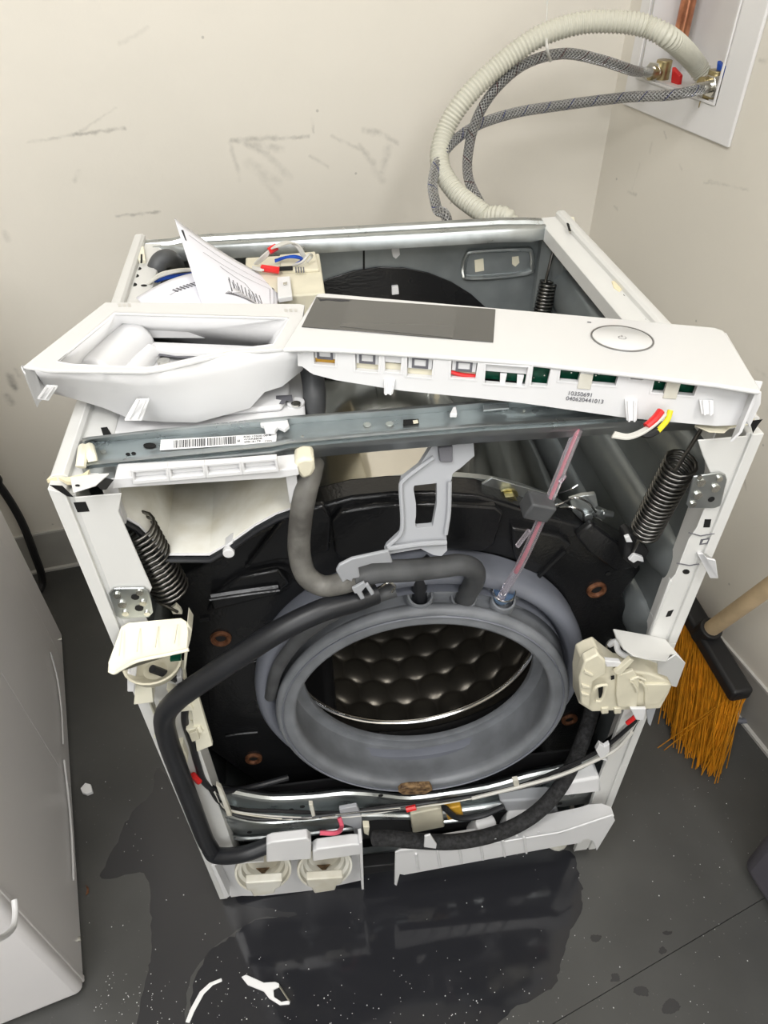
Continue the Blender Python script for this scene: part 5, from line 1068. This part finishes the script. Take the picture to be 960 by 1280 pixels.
obj('rear_wall', MB().prism([FA(131, 379, ZR-.002), FA(380, 381, ZR-.002), FA(380, 381, ZR-.002)-fz*.035, FA(131, 379, ZR-.002)-fz*.035], -fy*.002), 'plastic', cp_, bevel=.0005)
q0 = FA(400, 369, -.004); q1 = FA(903, 414, -.004); obj('rear_wall', MB().prism([q0, q1, q1-fz*.03, q0-fz*.03], -fy*.002), 'plastic', cp_, bevel=.0005)
def tab2(L_): 
    o = obj('snap_tab', MB().prism([FA(u, v, z) for u, v, z in L_], -fz*.002), 'plastic', cp_, bevel=.0006)
tab2([(58, 480, -.012), (72, 481, -.012), (60, 499, -.024), (46, 497, -.024)]); tab2([(170, 498, -.036), (187, 497, -.036), (177, 524, -.052), (155, 524, -.052)])
for a, b2 in (((60, 483), (50, 497)), ((68, 483), (57, 498))): obj('tab_rib', MB().tube([FA(*a, -.011), FA(*b2, -.023)], .001, 6, 0), 'plastic', cp_)
for a, b2 in (((174, 500), (162, 523)), ((182, 500), (172, 523))): obj('tab_rib', MB().tube([FA(*a, -.035), FA(*b2, -.051)], .001, 6, 0), 'plastic', cp_)
# wires leaving the panel
for k in range(4): obj('white_wire', MB().tube([P(u, v, 2, z) for u, v, z in ((768-k, 541+k*1.6, .868), (785, 544+k*1.3, .866), (802, 538+k*1.4, .868), (818, 528+k*1.2, .872), (832, 515+k, .878))], .0014, 7, 6), 'wirewhite', cp_)
obj('red_sleeve', MB().tube([P(808, 533, 2, .871), P(818, 524, 2, .875), P(826, 514, 2, .879)], .0034, 10, 3), 'red', cp_)
obj('yellow_sleeve', MB().tube([P(838, 513, 2, .880), P(834, 525, 2, .874), P(822, 539, 2, .868)], .0024, 10, 5), 'yellow', cp_)
obj('blue_wire', MB().tube([P(822, 538, 2, .868), P(812, 543, 2, .866), P(802, 542, 2, .866)], .003, 8, 4), 'blackmat', cp_)

# ================================================================== WIRING DIAGRAM SHEETS
def patch(c, bulge):
    def f_(s_, t_):
        p_ = c[0].lerp(c[1], s_).lerp(c[3].lerp(c[2], s_), t_); return p_+bulge(s_, t_)
    return f_
def sheet(name, f_, mt, parent, n=14):
    return obj(name, MB().loft([[f_(i/n, j/n) for i in range(n+1)] for j in range(n+1)]), mt, parent, smooth=70, solid=.0003)
pa = [P(218, 273, 1, .43), P(348, 352, 1, .40), P(346, 395, 2, .862), P(262, 410, 2, .862)]
wd = empty('wiring_diagram', P(290, 385, 2, .86), 'folded white wiring diagram sheet standing behind the control panel', 'paper')
dn = (pa[1]-pa[0]).cross(pa[3]-pa[0]).normalized()
if dn.y > 0: dn = -dn
f1 = patch(pa, lambda s_, t_: dn*.004*math.sin(math.pi*s_)+V((0, 0, -.011*math.sin(math.pi*s_)*(1-t_))))
ps = sheet('upright_sheet', f1, 'paper', wd)
pb = [P(170, 372, 2, .862), P(262, 338, 2, .866), P(330, 385, 2, .866), P(215, 420, 2, .862)]
f2 = patch(pb, lambda s_, t_: V((0, 0, .006*math.sin(math.pi*s_))))
pf = sheet('flat_sheet', f2, 'paper', wd)
ln = MB(); WX = 1.5
def pl(f_, a, b2, w_, off, mb):
    for i in range(6):
        s0, t0 = a[0]+(b2[0]-a[0])*i/6, a[1]+(b2[1]-a[1])*i/6; s1_, t1_ = a[0]+(b2[0]-a[0])*(i+1)/6, a[1]+(b2[1]-a[1])*(i+1)/6
        w_ = w_*WX if i == 0 else w_; dx, dy = b2[0]-a[0], b2[1]-a[1]; L_ = math.hypot(dx, dy); nx, ny = -dy/L_*w_, dx/L_*w_
        mb.poly([f_(s0-nx, t0-ny)+off, f_(s1_-nx, t1_-ny)+off, f_(s1_+nx, t1_+ny)+off, f_(s0+nx, t0+ny)+off])
of = dn*.0006
for k in range(9): pl(f1, (.42+k*.042, .42+k*.02), (.40+k*.052, .98), .0035, of, ln)
for k in range(10): pl(f1, (.41+k*.035, .45+k*.022), (.43+k*.035, .72+k*.018), .0022, of, ln)
pl(f1, (.35, .30), (.60, .42), .002, of, ln); pl(f1, (.60, .42), (.88, .95), .002, of, ln); pl(f1, (.10, .10), (.95, .22), .0016, of, ln); pl(f1, (.95, .22), (.95, .95), .0016, of, ln)
pl(f1, (.2, .22), (.9, .34), .0016, of, ln); pl(f1, (.90, .34), (.90, .95), .0016, of, ln)
obj('printed_diagram', ln, 'inkgrey', ps, smooth=0)
obj('fold_mark', MB().poly([f1(.89, .12)+of, f1(.96, .12)+of, f1(.96, .32)+of, f1(.93, .32)+of, f1(.93, .2)+of, f1(.89, .2)+of]), 'ink', ps, smooth=0)
obj('fold_mark', MB().poly([f1(.03, .10)+of, f1(.055, .08)+of, f1(.055, .20)+of, f1(.04, .20)+of]), 'ink', ps, smooth=0)
l2 = MB(); o2 = V((0, 0, .0006))
for k in range(7): pl(f2, (.62+k*.035, .55-k*.03), (.98, .62+k*.05), .003, o2, l2)
for k in range(8): pl(f2, (.38+k*.045, .22), (.41+k*.045, .30), .008, o2, l2)
pl(f2, (.3, .3), (.75, .2), .002, o2, l2)
obj('printed_diagram', l2, 'inkgrey', pf, smooth=0)
for o in bpy.data.objects:
    if 'wo' in o: del o['wo']
